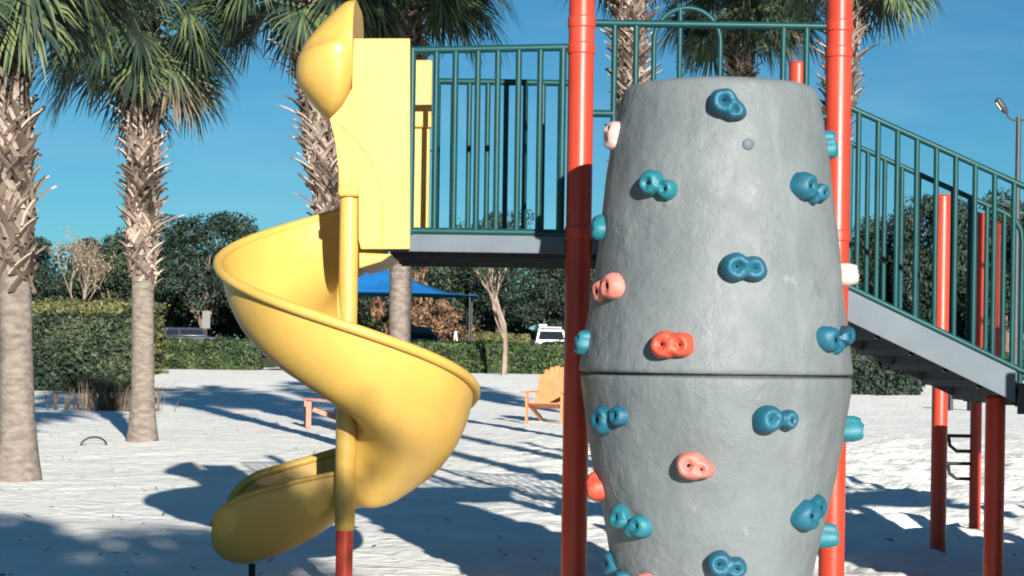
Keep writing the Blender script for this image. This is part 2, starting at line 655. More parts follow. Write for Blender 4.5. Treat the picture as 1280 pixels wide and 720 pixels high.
def palm(label, base, top, r0, r1, boot_z, boot_r, seed, nf=58, Lp=0.85, Ll=0.78, bend=1.4):
    rng = random.Random(seed)
    base, top = Vector(base), Vector(top)
    root = thing('palm_tree', label, 'palm tree', base, 'cabbage palms around the sand playground')
    H = top.z - base.z
    axis = lambda t: Vector((base.x + (top.x - base.x) * t ** bend, base.y + (top.y - base.y) * t ** bend, base.z + H * t))
    b = MB()
    n = 26
    pts, rs = [], []
    for i in range(n + 1):
        t = i / n
        pts.append(axis(t) - (Vector((0, 0, 0.15)) if i == 0 else Vector()))
        z = H * t
        r = r0 + (r1 - r0) * min(1, t * 1.5) + 0.10 * math.exp(-z / 0.25) * r0 / 0.16
        if z > boot_z:
            r = r1 * 1.05
        rs.append(r * rng.uniform(0.97, 1.03))
    b.tube(pts, rs, 16, mi=0)
    # old leaf boots, criss-crossed round the upper trunk
    k = 0
    z = boot_z - 0.25
    while z < H + 0.05:
        t = z / H
        a = k * 2.39996 + rng.uniform(-0.2, 0.2)
        f = smoothstep(boot_z - 0.3, boot_z + 0.5, z)
        if rng.random() < 0.25 + 0.75 * f:
            c = axis(min(t, 1.0))
            out = Vector((math.cos(a), math.sin(a), 0))
            sd = Vector((-math.sin(a), math.cos(a), 0))
            L = rng.uniform(0.20, 0.36) * (0.65 + 0.35 * f)
            lean = rng.uniform(0.25, 0.75) * boot_r / 0.36
            lean *= 1.5 if rng.random() < 0.18 else 1.0
            tw = rng.uniform(-0.05, 0.05)
            for sgn in (-1, 1):   # a wishbone: two curved straps that cross above
                spread = rng.uniform(0.10, 0.14)
                wd0 = rng.uniform(0.024, 0.04)
                P4 = []
                for q in range(5):
                    t_ = q / 4
                    P4.append(c + out * (r1 * 0.92 + L * lean * t_ ** 1.7) + sd * (sgn * spread * (1 - t_ * 1.12) + tw * t_)
                              + Vector((0, 0, -0.10 + L * (1.15 * t_ - 0.22 * t_ * t_))))
                nv = (out * 0.9 - Vector((0, 0, 0.35))).normalized() * 0.011
                vs_ = []
                for q, p in enumerate(P4):
                    wdt = wd0 * (1 - 0.16 * q) * rng.uniform(0.85, 1.15)
                    vs_ += [p - sd * wdt - nv, p + sd * wdt - nv, p + sd * wdt + nv, p - sd * wdt + nv]
                fs = []
                for q in range(0, 16, 4):
                    for j in range(4):
                        fs.append((q + j, q + (j + 1) % 4, q + 4 + (j + 1) % 4, q + 4 + j))
                fs.append((16, 17, 18, 19))
                b.add(vs_, fs, 1)
        k += 1
        z += rng.uniform(0.008, 0.015)
    b.build('trunk', [M['bark'], M['boot']], root, smooth=50)
    b = MB()
    c = axis(1.0)
    nf = int(nf * 0.95)
    for i in range(nf):
        u = (i + 0.5) / nf
        el = R(84) - R(112) * u ** 0.95 + rng.uniform(-0.12, 0.12)
        az = i * 2.39996 + rng.uniform(-0.25, 0.25)
        o = c + Vector((math.cos(az), math.sin(az), 0)) * 0.13 + Vector((0, 0, 0.28 - 0.45 * u))
        frond_into(b, rng, o, az, el, Lp * rng.uniform(0.75, 1.12), Ll * rng.uniform(0.85, 1.12), dead=(u > 0.95 and rng.random() < 0.3))
    b.build('crown', [M['frond'], M['dead']], root, smooth=0)
    return root


def palm_px(label, bx, by, tx, ty, boot_py, seed, boot_r=0.36, Y=None, **kw):
    p = base_at(bx, by) if Y is None else None
    if p is None:
        p = at(bx, by, Y)
    p.z = ground_z(p.x, p.y)
    t = at(tx, ty, p.y)
    bz = at(tx, boot_py, p.y).z - p.z
    return palm(label, p, t, 0.152, 0.140, bz, boot_r, seed, **kw)


palm_px('tall palm at the left edge, closest to the camera and largest', 22, 600, 2, -95, 325, 11, boot_r=0.34, nf=56)
palm_px('palm with smooth pale trunk standing free left of the yellow slide, dark shaggy boots', 178, 553, 176, 22, 330, 7, boot_r=0.46, nf=66)
palm_px('leaning palm whose shaggy boots show just left of the slide hood', 452, 560, 372, -45, 330, 23, boot_r=0.46, nf=44, bend=1.0)
palm_px('palm whose smooth trunk shows under the deck beside the blue canopy', 497, 556, 510, -48, 250, 5, boot_r=0.38, nf=60)
palm_px('palm with pale shaggy boots rising behind the barrel just right of the tall orange post', 788, 560, 786, -130, 290, 31, boot_r=0.44, nf=58)
palm_px('palm with pale boots partly hidden by the right orange post above the stair rail', 1012, 556, 1068, -88, 170, 43, boot_r=0.44, nf=56, bend=1.0)
palm('unseen tall palm added beyond the right edge of the picture to cast a shadow, in front of the stair', (3.25, 7.2, 0), (3.1, 7.0, 10.2), 0.165, 0.145, 8.4, 0.36, 61, nf=50)  # out of view, added so its trunk throws a streak over the sand
palm('second unseen tall palm added beyond the right edge of the picture to cast a shadow, nearer the camera', (4.5, 6.2, 0), (4.7, 6.3, 9.0), 0.165, 0.145, 7.2, 0.36, 62, nf=50)  # another unseen palm, added for its shadow streak
palm_px('distant palm with dark hanging fronds centred behind the grey barrel', 922, 530, 925, -12, 250, 17, boot_r=0.40, nf=66, Y=31)


# ------------------------------------------------------------------ broadleaf trees, hedges, shrubs
def leaf_cloud(b, rng, centres, n, leaf, spread, mi=0, squash=0.8):
    for _ in range(n):
        c, r = centres[rng.randrange(len(centres))]
        v = Vector((rng.gauss(0, 1), rng.gauss(0, 1), rng.gauss(0, 1)))
        v = v.normalized() * r * rng.uniform(0.35, 1.0) ** 0.5 * rng.uniform(0.8, 1.12)
        v.z *= squash
        p = c + v
        nn = (v.normalized() + Vector((rng.uniform(-1, 1), rng.uniform(-1, 1), rng.uniform(-0.4, 1.2))) * 0.8).normalized()
        a = nn.orthogonal().normalized()
        th = rng.uniform(0, 2 * PI)
        s = a * math.cos(th) + nn.cross(a) * math.sin(th)
        t = nn.cross(s)
        h = leaf * rng.uniform(0.6, 1.35)
        b.add([p - s * h, p - t * h * 0.45, p + s * h, p + t * h * 0.45], [(0, 1, 2, 3)], mi)


def tree_parts(seed, H, W, leafmat, n=5200, leaf=0.2, trunk_h=0.3, ncl=34, wood='wood'):
    rng = random.Random(seed)
    b = MB()
    lean = Vector((rng.uniform(-0.4, 0.4), rng.uniform(-0.4, 0.4), 0))
    tp = [Vector((0, 0, -0.2)), Vector((0, 0, H * 0.15)) + lean * 0.3, Vector((0, 0, H * 0.4)) + lean, Vector((0, 0, H * 0.72)) + lean]
    r = 0.028 * H
    b.tube(tp, [r * 1.3, r, r * 0.7, r * 0.25], 8)
    cl = []
    for i in range(ncl):
        u = rng.random()
        z = H * (trunk_h + (0.93 - trunk_h) * u)
        prof = math.sin(PI * min(1, 0.12 + 0.80 * u)) ** 0.6
        a = rng.uniform(0, 2 * PI)
        q = W * prof * rng.uniform(0.15, 0.95)
        c = Vector((math.cos(a) * q, math.sin(a) * q, z + rng.uniform(-0.04, 0.04) * H))
        cr = rng.uniform(0.20, 0.36) * W * (0.75 + 0.4 * prof)
        cl.append((c, cr))
        if i % 3 == 0:
            s = tp[1].lerp(tp[2], rng.random())
            mid = s.lerp(c, 0.5) + Vector((0, 0, 0.05 * H))
            b.tube([s, mid, c], [r * 0.5, r * 0.3, r * 0.08], 5)
    f = MB()
    leaf_cloud(f, rng, cl, n, leaf, 1)
    return b, f, wood, leafmat


TREES = {}


def tree(label, name, key, loc, scale, rz, spec, cat='tree', group=None):
    if key not in TREES:
        b, f, wd, lf = tree_parts(*spec[0], **spec[1])
        root = thing(name, label, cat, (0, 0, 0), group)
        b.build('trunk', M[wd], root, smooth=60)
        f.build('crown', M[lf], root, smooth=0)
        TREES[key] = root
    else:
        root = copy_tree(TREES[key])
        root['label'] = label
        root['category'] = cat
    root.location = loc
    root.scale = scale
    root.rotation_euler = (0, 0, rz)
    return root


SP = {
    'A': ((3, 9.5, 4.2, 'dark_leaf'), dict(n=13000, leaf=0.15)),
    'B': ((8, 9.0, 4.6, 'mid_leaf'), dict(n=13000, leaf=0.15)),
    'C': ((14, 10.5, 3.6, 'dark_leaf'), dict(n=13000, leaf=0.14, ncl=44)),
}
rng = random.Random(77)
# (photo x, photo y of the top, distance, kind, label)
TL = [
    (42, 296, 118, 'A', 'dark evergreen tree at the left, just right of the nearest palm trunk'),
    (118, 300, 126, 'C', 'narrow dark tree top behind the pale leafless shrub'),
    (150, 292, 112, 'B', 'tree filling the gap left of the smooth palm trunk'),
    (212, 290, 124, 'C', 'dark tree just right of the smooth palm trunk'),
    (255, 262, 112, 'A', 'tallest dark tree of the left wood, between palm and slide'),
    (310, 285, 120, 'B', 'dark tree partly hidden by the upper bend of the slide'),
    (352, 300, 112, 'A', 'tree behind the upper bend of the slide'),
    (452, 345, 126, 'B', 'tree seen through the gap left of the blue shade canopy'),
    (520, 320, 130, 'C', 'tree behind the peak of the blue shade canopy'),
    (585, 305, 122, 'B', 'tree above the right tip of the blue shade canopy'),
    (625, 268, 118, 'C', 'tree rising behind the green guardrail bars in the middle'),
    (690, 318, 124, 'A', 'dark tree left of the tall orange post under the deck'),
    (742, 300, 126, 'B', 'tree in the slit between orange post and barrel'),
    (1085, 282, 118, 'B', 'tree right beside the barrel behind the stair bars'),
    (1128, 262, 122, 'A', 'dark tree behind the upper stair bars'),
    (1176, 240, 112, 'A', 'dark tall tree behind the orange post with the ring shadows'),
    (1222, 270, 120, 'C', 'dark tree between the two slim orange posts at right'),
    (1262, 250, 112, 'B', 'tree at the right edge under the street lamp'),
    (1310, 262, 116, 'A', 'dark tree cut by the right picture border'),
    (-18, 300, 118, 'B', 'tree behind the nearest palm trunk at the left border'),
]
for i, (px, py, Y, k, lab) in enumerate(TL):
    t = at(px, py, Y)
    z0 = ground_z(t.x, Y)
    s = (t.z - z0) / (SP[k][0][1] * 0.99)
    wx = max(s, 0.85) * (rng.uniform(0.95, 1.2) if px < 1060 else rng.uniform(0.72, 0.92))
    tree(lab, 'evergreen_tree', k, (t.x, Y, z0), (wx, wx, s), rng.uniform(0, 6.28), SP[k], group='trees beyond the parking lot')


def bare_tree(name, label, loc, H, spread, seed, woodmat, leafmat=None, trunk_r=0.1, nleaf=0, clear=0.2, cat='tree', leaf=0.12, depth=5):
    rng = random.Random(seed)
    root = thing(name, label, cat, loc)
    loc = Vector(loc)
    b = MB()
    tips = []

    def grow(p, d, L, r, lv):
        q = p + d * L
        m_ = p.lerp(q, 0.5) + Vector((rng.uniform(-1, 1), rng.uniform(-1, 1), 0.3)) * L * 0.06
        b.tube([p, m_, q], [r, r * 0.8, r * 0.6], 5 if lv < 2 else 3, caps=False)
        if lv >= depth:
            tips.append(q)
            return
        if lv >= 2:
            tips.append(q)
        for k in range(3 if lv < 3 else 2 + (rng.random() < 0.4)):
            nd = d + Vector((rng.uniform(-1, 1) * spread, rng.uniform(-1, 1) * spread, rng.uniform(0.0, 0.5)))
            grow(p.lerp(q, rng.uniform(0.7, 1.0)), nd.normalized(), L * rng.uniform(0.62, 0.85), r * 0.58, lv + 1)

    grow(loc + Vector((0, 0, -0.1)), Vector((rng.uniform(-0.05, 0.05), 0, 1)).normalized(), H * clear, trunk_r, 0)
    b.build('trunk', M[woodmat], root, smooth=60)
    if nleaf:
        f = MB()
        leaf_cloud(f, rng, [(t, 0.34) for t in tips], nleaf, leaf, 1)
        f.build('crown', M[leafmat], root, smooth=0)
    return root


p = at(96, 380, 86); p.z = ground_z(0, 86)
bare_tree('bare_tree', 'pale leafless twiggy tree above the tall dark hedge at left', p, 7.6, 0.50, 5, 'pale_wood', 'bare_leaf', 0.10, 900, 0.25, leaf=0.06, depth=6)
p = at(630, 458, 64); p.z = ground_z(0, 64)
bare_tree('young_tree', 'slender pale trunked tree standing in front of the middle hedge', p, 4.6, 0.55, 12, 'pale_wood', 'mid_leaf', 0.12, 4200, 0.42, leaf=0.075)
p = at(548, 420, 100); p.z = ground_z(0, 100)
tree('rusty brown leafed bush below the blue shade canopy', 'rusty_shrub', 'rust', p, (1, 1, 1), 0.3,
     ((21, 3.2, 2.2, 'rust_leaf'), dict(n=2600, leaf=0.14, trunk_h=0.1, ncl=20)), cat='shrub')
p = at(512, 420, 112); p.z = ground_z(0, 112)
tree('rusty brown tree showing above the blue shade canopy', 'rusty_tree', 'rust', p, (1.1, 1.1, 2.0), 1.3, None, cat='tree')


def hedge(label, x0, x1, y0, y1, h, seed, leaf='hedge_leaf', n=9000, ls=0.085, rough=0.10, wild=0):
    rng = random.Random(seed)
    cx, cy = (x0 + x1) / 2, (y0 + y1) / 2
    z0 = ground_z(0, cy)
    root = thing('hedge', label, 'hedge', (cx, cy, z0))
    b = MB()
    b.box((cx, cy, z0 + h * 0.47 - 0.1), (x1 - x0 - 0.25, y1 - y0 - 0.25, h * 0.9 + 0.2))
    b.build('shade_core', M['hedge_core'], root, smooth=0)  # solid dark box, coloured as the shade behind the leaves
    f = MB()
    Lx, Ly = x1 - x0, y1 - y0
    for _ in range(n):
        u = rng.random()
        if u < 0.62:
            p = Vector((rng.uniform(x0, x1), y0, rng.uniform(0, h)))
            nn = Vector((0, -1, 0.2))
        elif u < 0.86:
            p = Vector((rng.uniform(x0, x1), rng.uniform(y0, y1), h))
            nn = Vector((0, 0, 1))
        elif u < 0.93:
            p = Vector((x0, rng.uniform(y0, y1), rng.uniform(0, h)))
            nn = Vector((-1, 0, 0.2))
        else:
            p = Vector((x1, rng.uniform(y0, y1), rng.uniform(0, h)))
            nn = Vector((1, 0, 0.2))
        bump = noise.noise(Vector((p.x * 1.1, p.z * 1.3 + seed, p.y))) + 0.6 * noise.noise(Vector((p.x * 3, p.z * 3 + seed, p.y)))
        p = p + nn.normalized() * (bump * rough * 1.6 + rng.uniform(-0.16, 0.06))
        p.z = max(0.02, p.z) + z0
        nn = (nn.normalized() + Vector((rng.uniform(-1, 1), rng.uniform(-1, 1), rng.uniform(-0.5, 1))) * 0.9).normalized()
        a = nn.orthogonal().normalized()
        th = rng.uniform(0, 2 * PI)
        s = a * math.cos(th) + nn.cross(a) * math.sin(th)
        t = nn.cross(s)
        k = ls * rng.uniform(0.6, 1.4)
        f.add([p - s * k, p - t * k * 0.5, p + s * k, p + t * k * 0.5], [(0, 1, 2, 3)])
    if wild:
        cl = []
        for _ in range(wild):
            x = rng.uniform(x0 + 0.1, x1 - 0.1)
            z = rng.uniform(0.1, 1.0) * h * (0.92 + 0.16 * noise.noise(Vector((x * 0.9, seed, 0))))
            cl.append((Vector((x, y0 + rng.uniform(-0.15, 0.35), z0 + z)), rng.uniform(0.22, 0.5)))
        leaf_cloud(f, rng, cl, wild * 110, ls * 0.8, 1)
    f.build('foliage', M[leaf], root, smooth=0)
    return root


def hedge_px(label, xa, xb, ytop, Y, depth, seed, **kw):
    a, b = at(xa, ytop, Y), at(xb, ytop, Y)
    hedge(label, a.x, b.x, Y, Y + depth, a.z - ground_z(0, Y), seed, **kw)


hedge_px('trimmed green hedge between the smooth palm trunk and the slide', 186, 320, 426, 66, 1.3, 3, n=9000, wild=40)
hedge_px('long trimmed hedge behind the orange chair, under the white car', 425, 760, 428, 67, 1.3, 4, n=18000, wild=90)
hedge_px('tall dark uneven hedge at the left between the two nearest palm trunks', 26, 168, 398, 47, 2.2, 5, n=8000, ls=0.075, rough=0.22, leaf='mid_leaf', wild=70)
hedge_px('low olive hedge top behind the tall dark hedge at left', 20, 190, 378, 58, 2.6, 6, n=7000, leaf='olive_leaf', rough=0.14)
hedge_px('dark shaggy hedge right of the barrel under the stair stringer', 1040, 1150, 432, 52, 1.5, 8, n=6000, rough=0.26, leaf='dark_leaf', wild=50)
hedge_px('low far hedge strip left of the white car', 588, 662, 417, 89, 0.9, 9, n=3500, rough=0.1, leaf='olive_leaf')
hedge_px('long hedge at the right behind the slim orange posts', 1150, 1330, 442, 68, 1.3, 10, n=9000, rough=0.14)


rngU = random.Random(3)
f = MB()
cl = [(Vector((x + rngU.uniform(-0.5, 0.5), 131 + rngU.uniform(-2, 2), ground_z(0, 131) + rngU.uniform(0.1, 4.3))), rngU.uniform(0.9, 1.7)) for x in np.linspace(-48, 52, 420)]
leaf_cloud(f, rngU, cl, 75000, 0.26, 1)
b = f.build('undergrowth', M['dark_leaf'], smooth=0)
struct(b, 'stuff')
b['label'] = 'dark undergrowth filling in below the far trees'

# dry grass tuft at the foot of the tall hedge, small fallen things on the sand
def tuft(label, px, py, seed, n=90, h=0.45):
    rng = random.Random(seed)
    c = base_at(px, py)
    c.z = ground_z(0, c.y)
    f = MB()
    for _ in range(n):
        a = rng.uniform(0, 2 * PI)
        o = c + Vector((rng.gauss(0, 0.42), rng.gauss(0, 0.10), 0))
        d = Vector((math.cos(a) * 0.4, math.sin(a) * 0.4, 1)).normalized()
        s = Vector((-math.sin(a), math.cos(a), 0)) * 0.012
        L = h * rng.uniform(0.5, 1.1)
        q = o + d * L * 0.6
        e = q + (d + Vector((math.cos(a), math.sin(a), -0.3)) * 0.6) * L * 0.35
        f.add([o - s, o + s, q + s, q - s, e], [(0, 1, 2, 3), (3, 2, 4)])
    o = f.build('grass_tuft', M['dead'], None, smooth=0)
    tag(o, label, 'grass tuft')


tuft('dry straw coloured grass tuft at the foot of the tall dark hedge', 136, 480.5, 4, n=260, h=0.75)

rngL = random.Random(8)
f = MB()
for _ in range(420):
    y = 8.5 + 30 * rngL.random() ** 1.6
    x = rngL.uniform(-0.30, 0.30) * y
    p = Vector((x, y, ground_z(x, y) + 0.012 + rngL.uniform(0, 0.02)))
    a = rngL.uniform(0, 2 * PI)
    d = Vector((math.cos(a), math.sin(a), rngL.uniform(-0.2, 0.5))).normalized()
    e = Vector((-math.sin(a), math.cos(a), rngL.uniform(0, 0.6))).normalized()
    L, wd = rngL.uniform(0.015, 0.05), rngL.uniform(0.005, 0.014)
    f.add([p - d * L, p - e * wd, p + d * L, p + e * wd], [(0, 1, 2, 3)])
o = f.build('leaf_litter', M['dead'], smooth=0)
struct(o, 'stuff')
o['label'] = 'small dry bits of leaf scattered on the sand'

# ------------------------------------------------------------------ blue shade canopy
Y = 84
zb = at(560, 369, Y).z
zp = at(466, 334, Y).z
xl, xr = at(335, 369, Y).x, at(594, 366, Y).x
xm = at(468, 334, Y).x
z0 = ground_z(0, Y)
root = thing('shade_canopy', 'blue hip shaped fabric shade canopy beyond the hedge', 'shade canopy', ((xl + xr) / 2, Y + 2, z0))
b = MB()
cor = [Vector((xl, Y, zb)), Vector((xr, Y, zb)), Vector((xr, Y + 5, zb)), Vector((xl, Y + 5, zb))]
pk = Vector((xm, Y + 2.5, zp + 0.1))
N = 10
for i in range(4):
    A, B = cor[i], cor[(i + 1) % 4]
    vs_, fs = [], []
    for r_ in range(N + 1):
        for c_ in range(N + 1):
            t = r_ / N
            e = A.lerp(B, c_ / N)
            q = e.lerp(pk, t)
            q.z -= 0.35 * math.sin(PI * t) * (1 - t) + 0.0
            if r_ == 0:
                q.z += 0.18 * math.sin(PI * c_ / N)
            vs_.append(q)
    for r_ in range(N):
        for c_ in range(N):
            a = r_ * (N + 1) + c_
            fs.append((a, a + 1, a + N + 2, a + N + 1))
    b.add(vs_, fs)
b.build('canopy_cloth', M['sail'], root, smooth=60, solid=0.02)
for x, y in ((xl + 0.25, Y + 0.3), (xr - 0.25, Y + 0.3), (xr - 0.25, Y + 4.7), (xl + 0.25, Y + 4.7)):
    b = MB()
    b.tube([(x, y, z0 - 0.2), (x, y, zb + 0.12)], 0.045, 10)
    b.build('post', M['pole'], root)


# ------------------------------------------------------------------ cars
def car(name, label, loc, rz, paint, L=4.6, Wd=1.85, H=1.75, suv=True, rack=False):
    root = thing(name, label, 'car', (0, 0, 0), 'cars in the parking lot')
    hw = Wd / 2
    b = MB()
    if suv:
        prof = [(-L / 2, 0.35), (-L / 2 - 0.02, 0.95), (-L / 2 + 0.05, 1.05), (L / 2 - 1.25, 1.08), (L / 2 - 0.15, 0.92), (L / 2, 0.6), (L / 2, 0.32)]
        cab = [(-L / 2 + 0.05, 1.04), (-L / 2 + 0.32, H - 0.06), (-L / 2 + 0.6, H), (0.45, H), (0.75, H - 0.06), (L / 2 - 1.25, 1.06)]
    else:
        prof = [(-L / 2, 0.35), (-L / 2, 0.85), (-L / 2 + 0.1, 0.95), (L / 2 - 1.3, 0.95), (L / 2 - 0.15, 0.75), (L / 2, 0.55), (L / 2, 0.3)]
        cab = [(-L / 2 + 0.55, 0.94), (-L / 2 + 1.1, H - 0.05), (-L / 2 + 1.4, H), (0.25, H), (0.55, H - 0.05), (L / 2 - 1.25, 0.93)]
    # lower body: lofted across the width with tucked sides
    def loft(pr, ws, mi=0):
        n = len(pr)
        vs_ = []
        for y, sx, sz in ws:
            for x, z in pr:
                zc = pr[0][1]
                vs_.append((x * sx, y, zc + (z - zc) * sz))
        fs = []
        k = len(ws)
        for i in range(k - 1):
            for j in range(n):
                q = (j + 1) % n
                fs.append((i * n + j, i * n + q, (i + 1) * n + q, (i + 1) * n + j))
        fs.append(tuple(range(n - 1, -1, -1)))
        fs.append(tuple(range((k - 1) * n, k * n)))
        b.add(vs_, fs, mi)
    loft(prof, [(-hw, 0.97, 0.93), (-hw + 0.08, 1, 1), (hw - 0.08, 1, 1), (hw, 0.97, 0.93)])
    # cabin, narrowing upward
    n = len(cab)
    vs_ = []
    for sgn in (-1, 1):
        for x, z in cab:
            tz = (z - cab[0][1]) / (H - cab[0][1])
            vs_.append((x, sgn * (hw - 0.05 - 0.17 * tz), z))
    fs = [tuple(range(n)), tuple(range(2 * n - 1, n - 1, -1))] + [(i, i + n, (i + 1) % n + n, (i + 1) % n) for i in range(n)]
    b.add(vs_, fs)
    b.build('body', M[paint], root, bevel=0.04, seg=3)

    def quad(name, ps, m):
        q = MB()
        c = sum((Vector(p_) for p_ in ps), Vector()) / 4
        nn = (Vector(ps[1]) - Vector(ps[0])).cross(Vector(ps[2]) - Vector(ps[0])).normalized()
        if nn.dot(c - Vector((0, 0, 0.9))) < 0:
            nn = -nn
        a = [Vector(p_) + nn * 0.008 for p_ in ps]
        bk = [Vector(p_) - nn * 0.02 for p_ in ps]
        q.add(a + bk, [(0, 1, 2, 3), (7, 6, 5, 4), (0, 4, 5, 1), (1, 5, 6, 2), (2, 6, 7, 3), (3, 7, 4, 0)])
        q.build(name, M[m], root)
    def cp(x0, z0_, f, yy):   # point on a slanted end of the cabin
        return None
    zt, zl = H - 0.14, cab[0][1] + 0.07
    def xb(z):
        (xa, za), (xc, zc) = cab[0], cab[1]
        return xa + (xc - xa) * (z - za) / (zc - za)
    def xf(z):
        (xa, za), (xc, zc) = cab[-1], cab[-2]
        return xa + (xc - xa) * (z - za) / (zc - za)
    def yw(z):
        return hw - 0.05 - 0.17 * (z - cab[0][1]) / (H - cab[0][1])
    quad('rear_window', [(xb(zl), -yw(zl) + 0.12, zl), (xb(zl), yw(zl) - 0.12, zl), (xb(zt), yw(zt) - 0.12, zt), (xb(zt), -yw(zt) + 0.12, zt)], 'glass')
    quad('windscreen', [(xf(zl), -yw(zl) + 0.1, zl), (xf(zl), yw(zl) - 0.1, zl), (xf(zt), yw(zt) - 0.1, zt), (xf(zt), -yw(zt) + 0.1, zt)], 'glass')
    xs0, xs1 = xb(zl) + 0.15, xf(zl) - 0.2
    for sgn in (-1, 1):
        xm_ = (xs0 + xs1) / 2
        quad('side_window', [(xs0, sgn * yw(zl), zl), (xm_ - 0.05, sgn * yw(zl), zl), (xm_ - 0.05, sgn * yw(zt), zt), (xb(zt) + 0.15, sgn * yw(zt), zt)], 'glass')
        quad('side_window', [(xm_ + 0.05, sgn * yw(zl), zl), (xs1, sgn * yw(zl), zl), (xf(zt) - 0.15, sgn * yw(zt), zt), (xm_ + 0.05, sgn * yw(zt), zt)], 'glass')
        q = MB()
        q.box((-L / 2 - 0.01, sgn * (hw - 0.13), 0.86), (0.05, 0.16, 0.22))
        q.build('tail_light', M['tail'], root, bevel=0.01)
        q = MB()
        q.box((L / 2 - 0.06, sgn * (hw - 0.25), 0.66), (0.12, 0.3, 0.12))
        q.build('headlight', M['lens'], root, bevel=0.02)
        for x in (-L / 2 + 0.85, L / 2 - 0.9):
            q = MB()
            q.tube([(x, sgn * (hw - 0.20), 0.33), (x, sgn * (hw + 0.01), 0.33)], 0.33, 24)
            wh = q.build('wheel', M['black'], root, bevel=0.03)
            q = MB()
            q.tube([(x, sgn * (hw + 0.0), 0.33), (x, sgn * (hw + 0.02), 0.33)], 0.2, 20)
            q.build('rim', M['chrome'], wh)
    if rack:
        q = MB()
        for y in (-0.6, 0.6):
            q.tube([(-1.7, y, H + 0.07), (0.4, y, H + 0.07)], 0.025, 6)
        for x in (-1.6, -0.9, -0.2, 0.35):
            q.tube([(x, -0.62, H + 0.10), (x, 0.62, H + 0.10)], 0.02, 6)
            for y in (-0.6, 0.6):
                q.tube([(x, y, H - 0.02), (x, y, H + 0.1)], 0.02, 6)
        q.build('roof_rack', M['white_car'], root)
        q = MB()
        q.box((-0.5, 0.36, H + 0.20), (1.4, 0.5, 0.16))
        q.build('roof_box', M['white_car'], root, bevel=0.09, seg=3)
    root.location = loc
    root.rotation_euler = (0, 0, rz)
    return root


def lot(px, Y):
    q = at(px, 440, Y)
    return (q.x, Y, ground_z(0, Y) + 0.12)


car('parked_suv', 'white parked car with roof rack and dark rear window above the hedge', lot(683, 104), R(96), 'white_car', H=1.72, rack=True)
car('parked_car', 'dark blue parked car under the blue shade canopy', lot(522, 93), R(4), 'dark_car', L=4.7, H=1.6, suv=False)
car('parked_car', 'dark parked car beyond the hedge left of the slide', lot(238, 106), R(8), 'dark_car', L=4.5, H=1.55, suv=True)

# small pale sign board beyond the left hedge
p = at(258, 410, 98)
z0 = ground_z(0, 98) + 0.05
root = thing('notice_board', 'small blank pale board on a post beyond the left hedge', 'board', (p.x, 98, z0))
b = MB(); b.tube([(p.x, 98, z0 - 0.1), (p.x, 98, z0 + 1.5)], 0.04, 8); b.build('post', M['pole'], root)
b = MB(); b.box((p.x, 97.93, z0 + 1.95), (0.42, 0.05, 0.95)); b.build('panel', M['board'], root, bevel=0.01)
# white A-shaped stand
p = at(569.5, 424, 80)
b = MB()
za, zt = ground_z(0, 80), at(569, 414, 80).z
b.tube([(p.x - 0.16, 80, za), (p.x - 0.02, 80, zt), (p.x + 0.02, 80, zt), (p.x + 0.17, 80, za)], 0.03, 8)
b.tube([(p.x - 0.07, 80, za + (zt - za) * 0.6), (p.x + 0.07, 80, za + (zt - za) * 0.6)], 0.02, 6)
tag(b.build('white_stand', M['white_car']), 'thin white A shaped stand beside the dark blue car', 'stand')

# ------------------------------------------------------------------ street lamp
Y = 62
p = at(1271, 300, Y)
zt = at(1271, 150, Y).z
zg = ground_z(0, Y)
root = thing('street_lamp', 'dark street lamp with upturned arm above the right end of the stair rail', 'street lamp', (p.x, Y, zg))
b = MB(); b.tube([(p.x, Y, zg - 0.2), (p.x, Y, zt + 0.1)], [0.125, 0.085], 12); b.build('pole', M['pole'], root)
for sg in (-1, 1):
    b = MB()
    b.tube([(p.x, Y, zt), (p.x + sg * 0.22, Y, zt - 0.0), (p.x + sg * 0.36, Y, zt + 0.1), (p.x + sg * 0.42, Y, zt + 0.28)], 0.035, 8)
    b.build('arm', M['pole'], root)
    b = MB()
    h0, h1 = Vector((p.x + sg * 0.40, Y, zt + 0.22)), Vector((p.x + sg * 0.76, Y, zt + 0.72))
    b.tube([h0, h0.lerp(h1, 0.15), h0.lerp(h1, 0.5), h0.lerp(h1, 0.9), h1], [0.04, 0.10, 0.13, 0.12, 0.05], 10)
    hd = b.build('lamp_head', M['pole'], root)
    b = MB()
    q = h0.lerp(h1, 0.6)
    b.box(q + Vector((sg * 0.09, 0, -0.07)), (0.04, 0.16, 0.3), Matrix.Rotation(sg * R(36), 3, 'Y'))
    b.build('lamp_lens', M['lens'], hd, bevel=0.01)

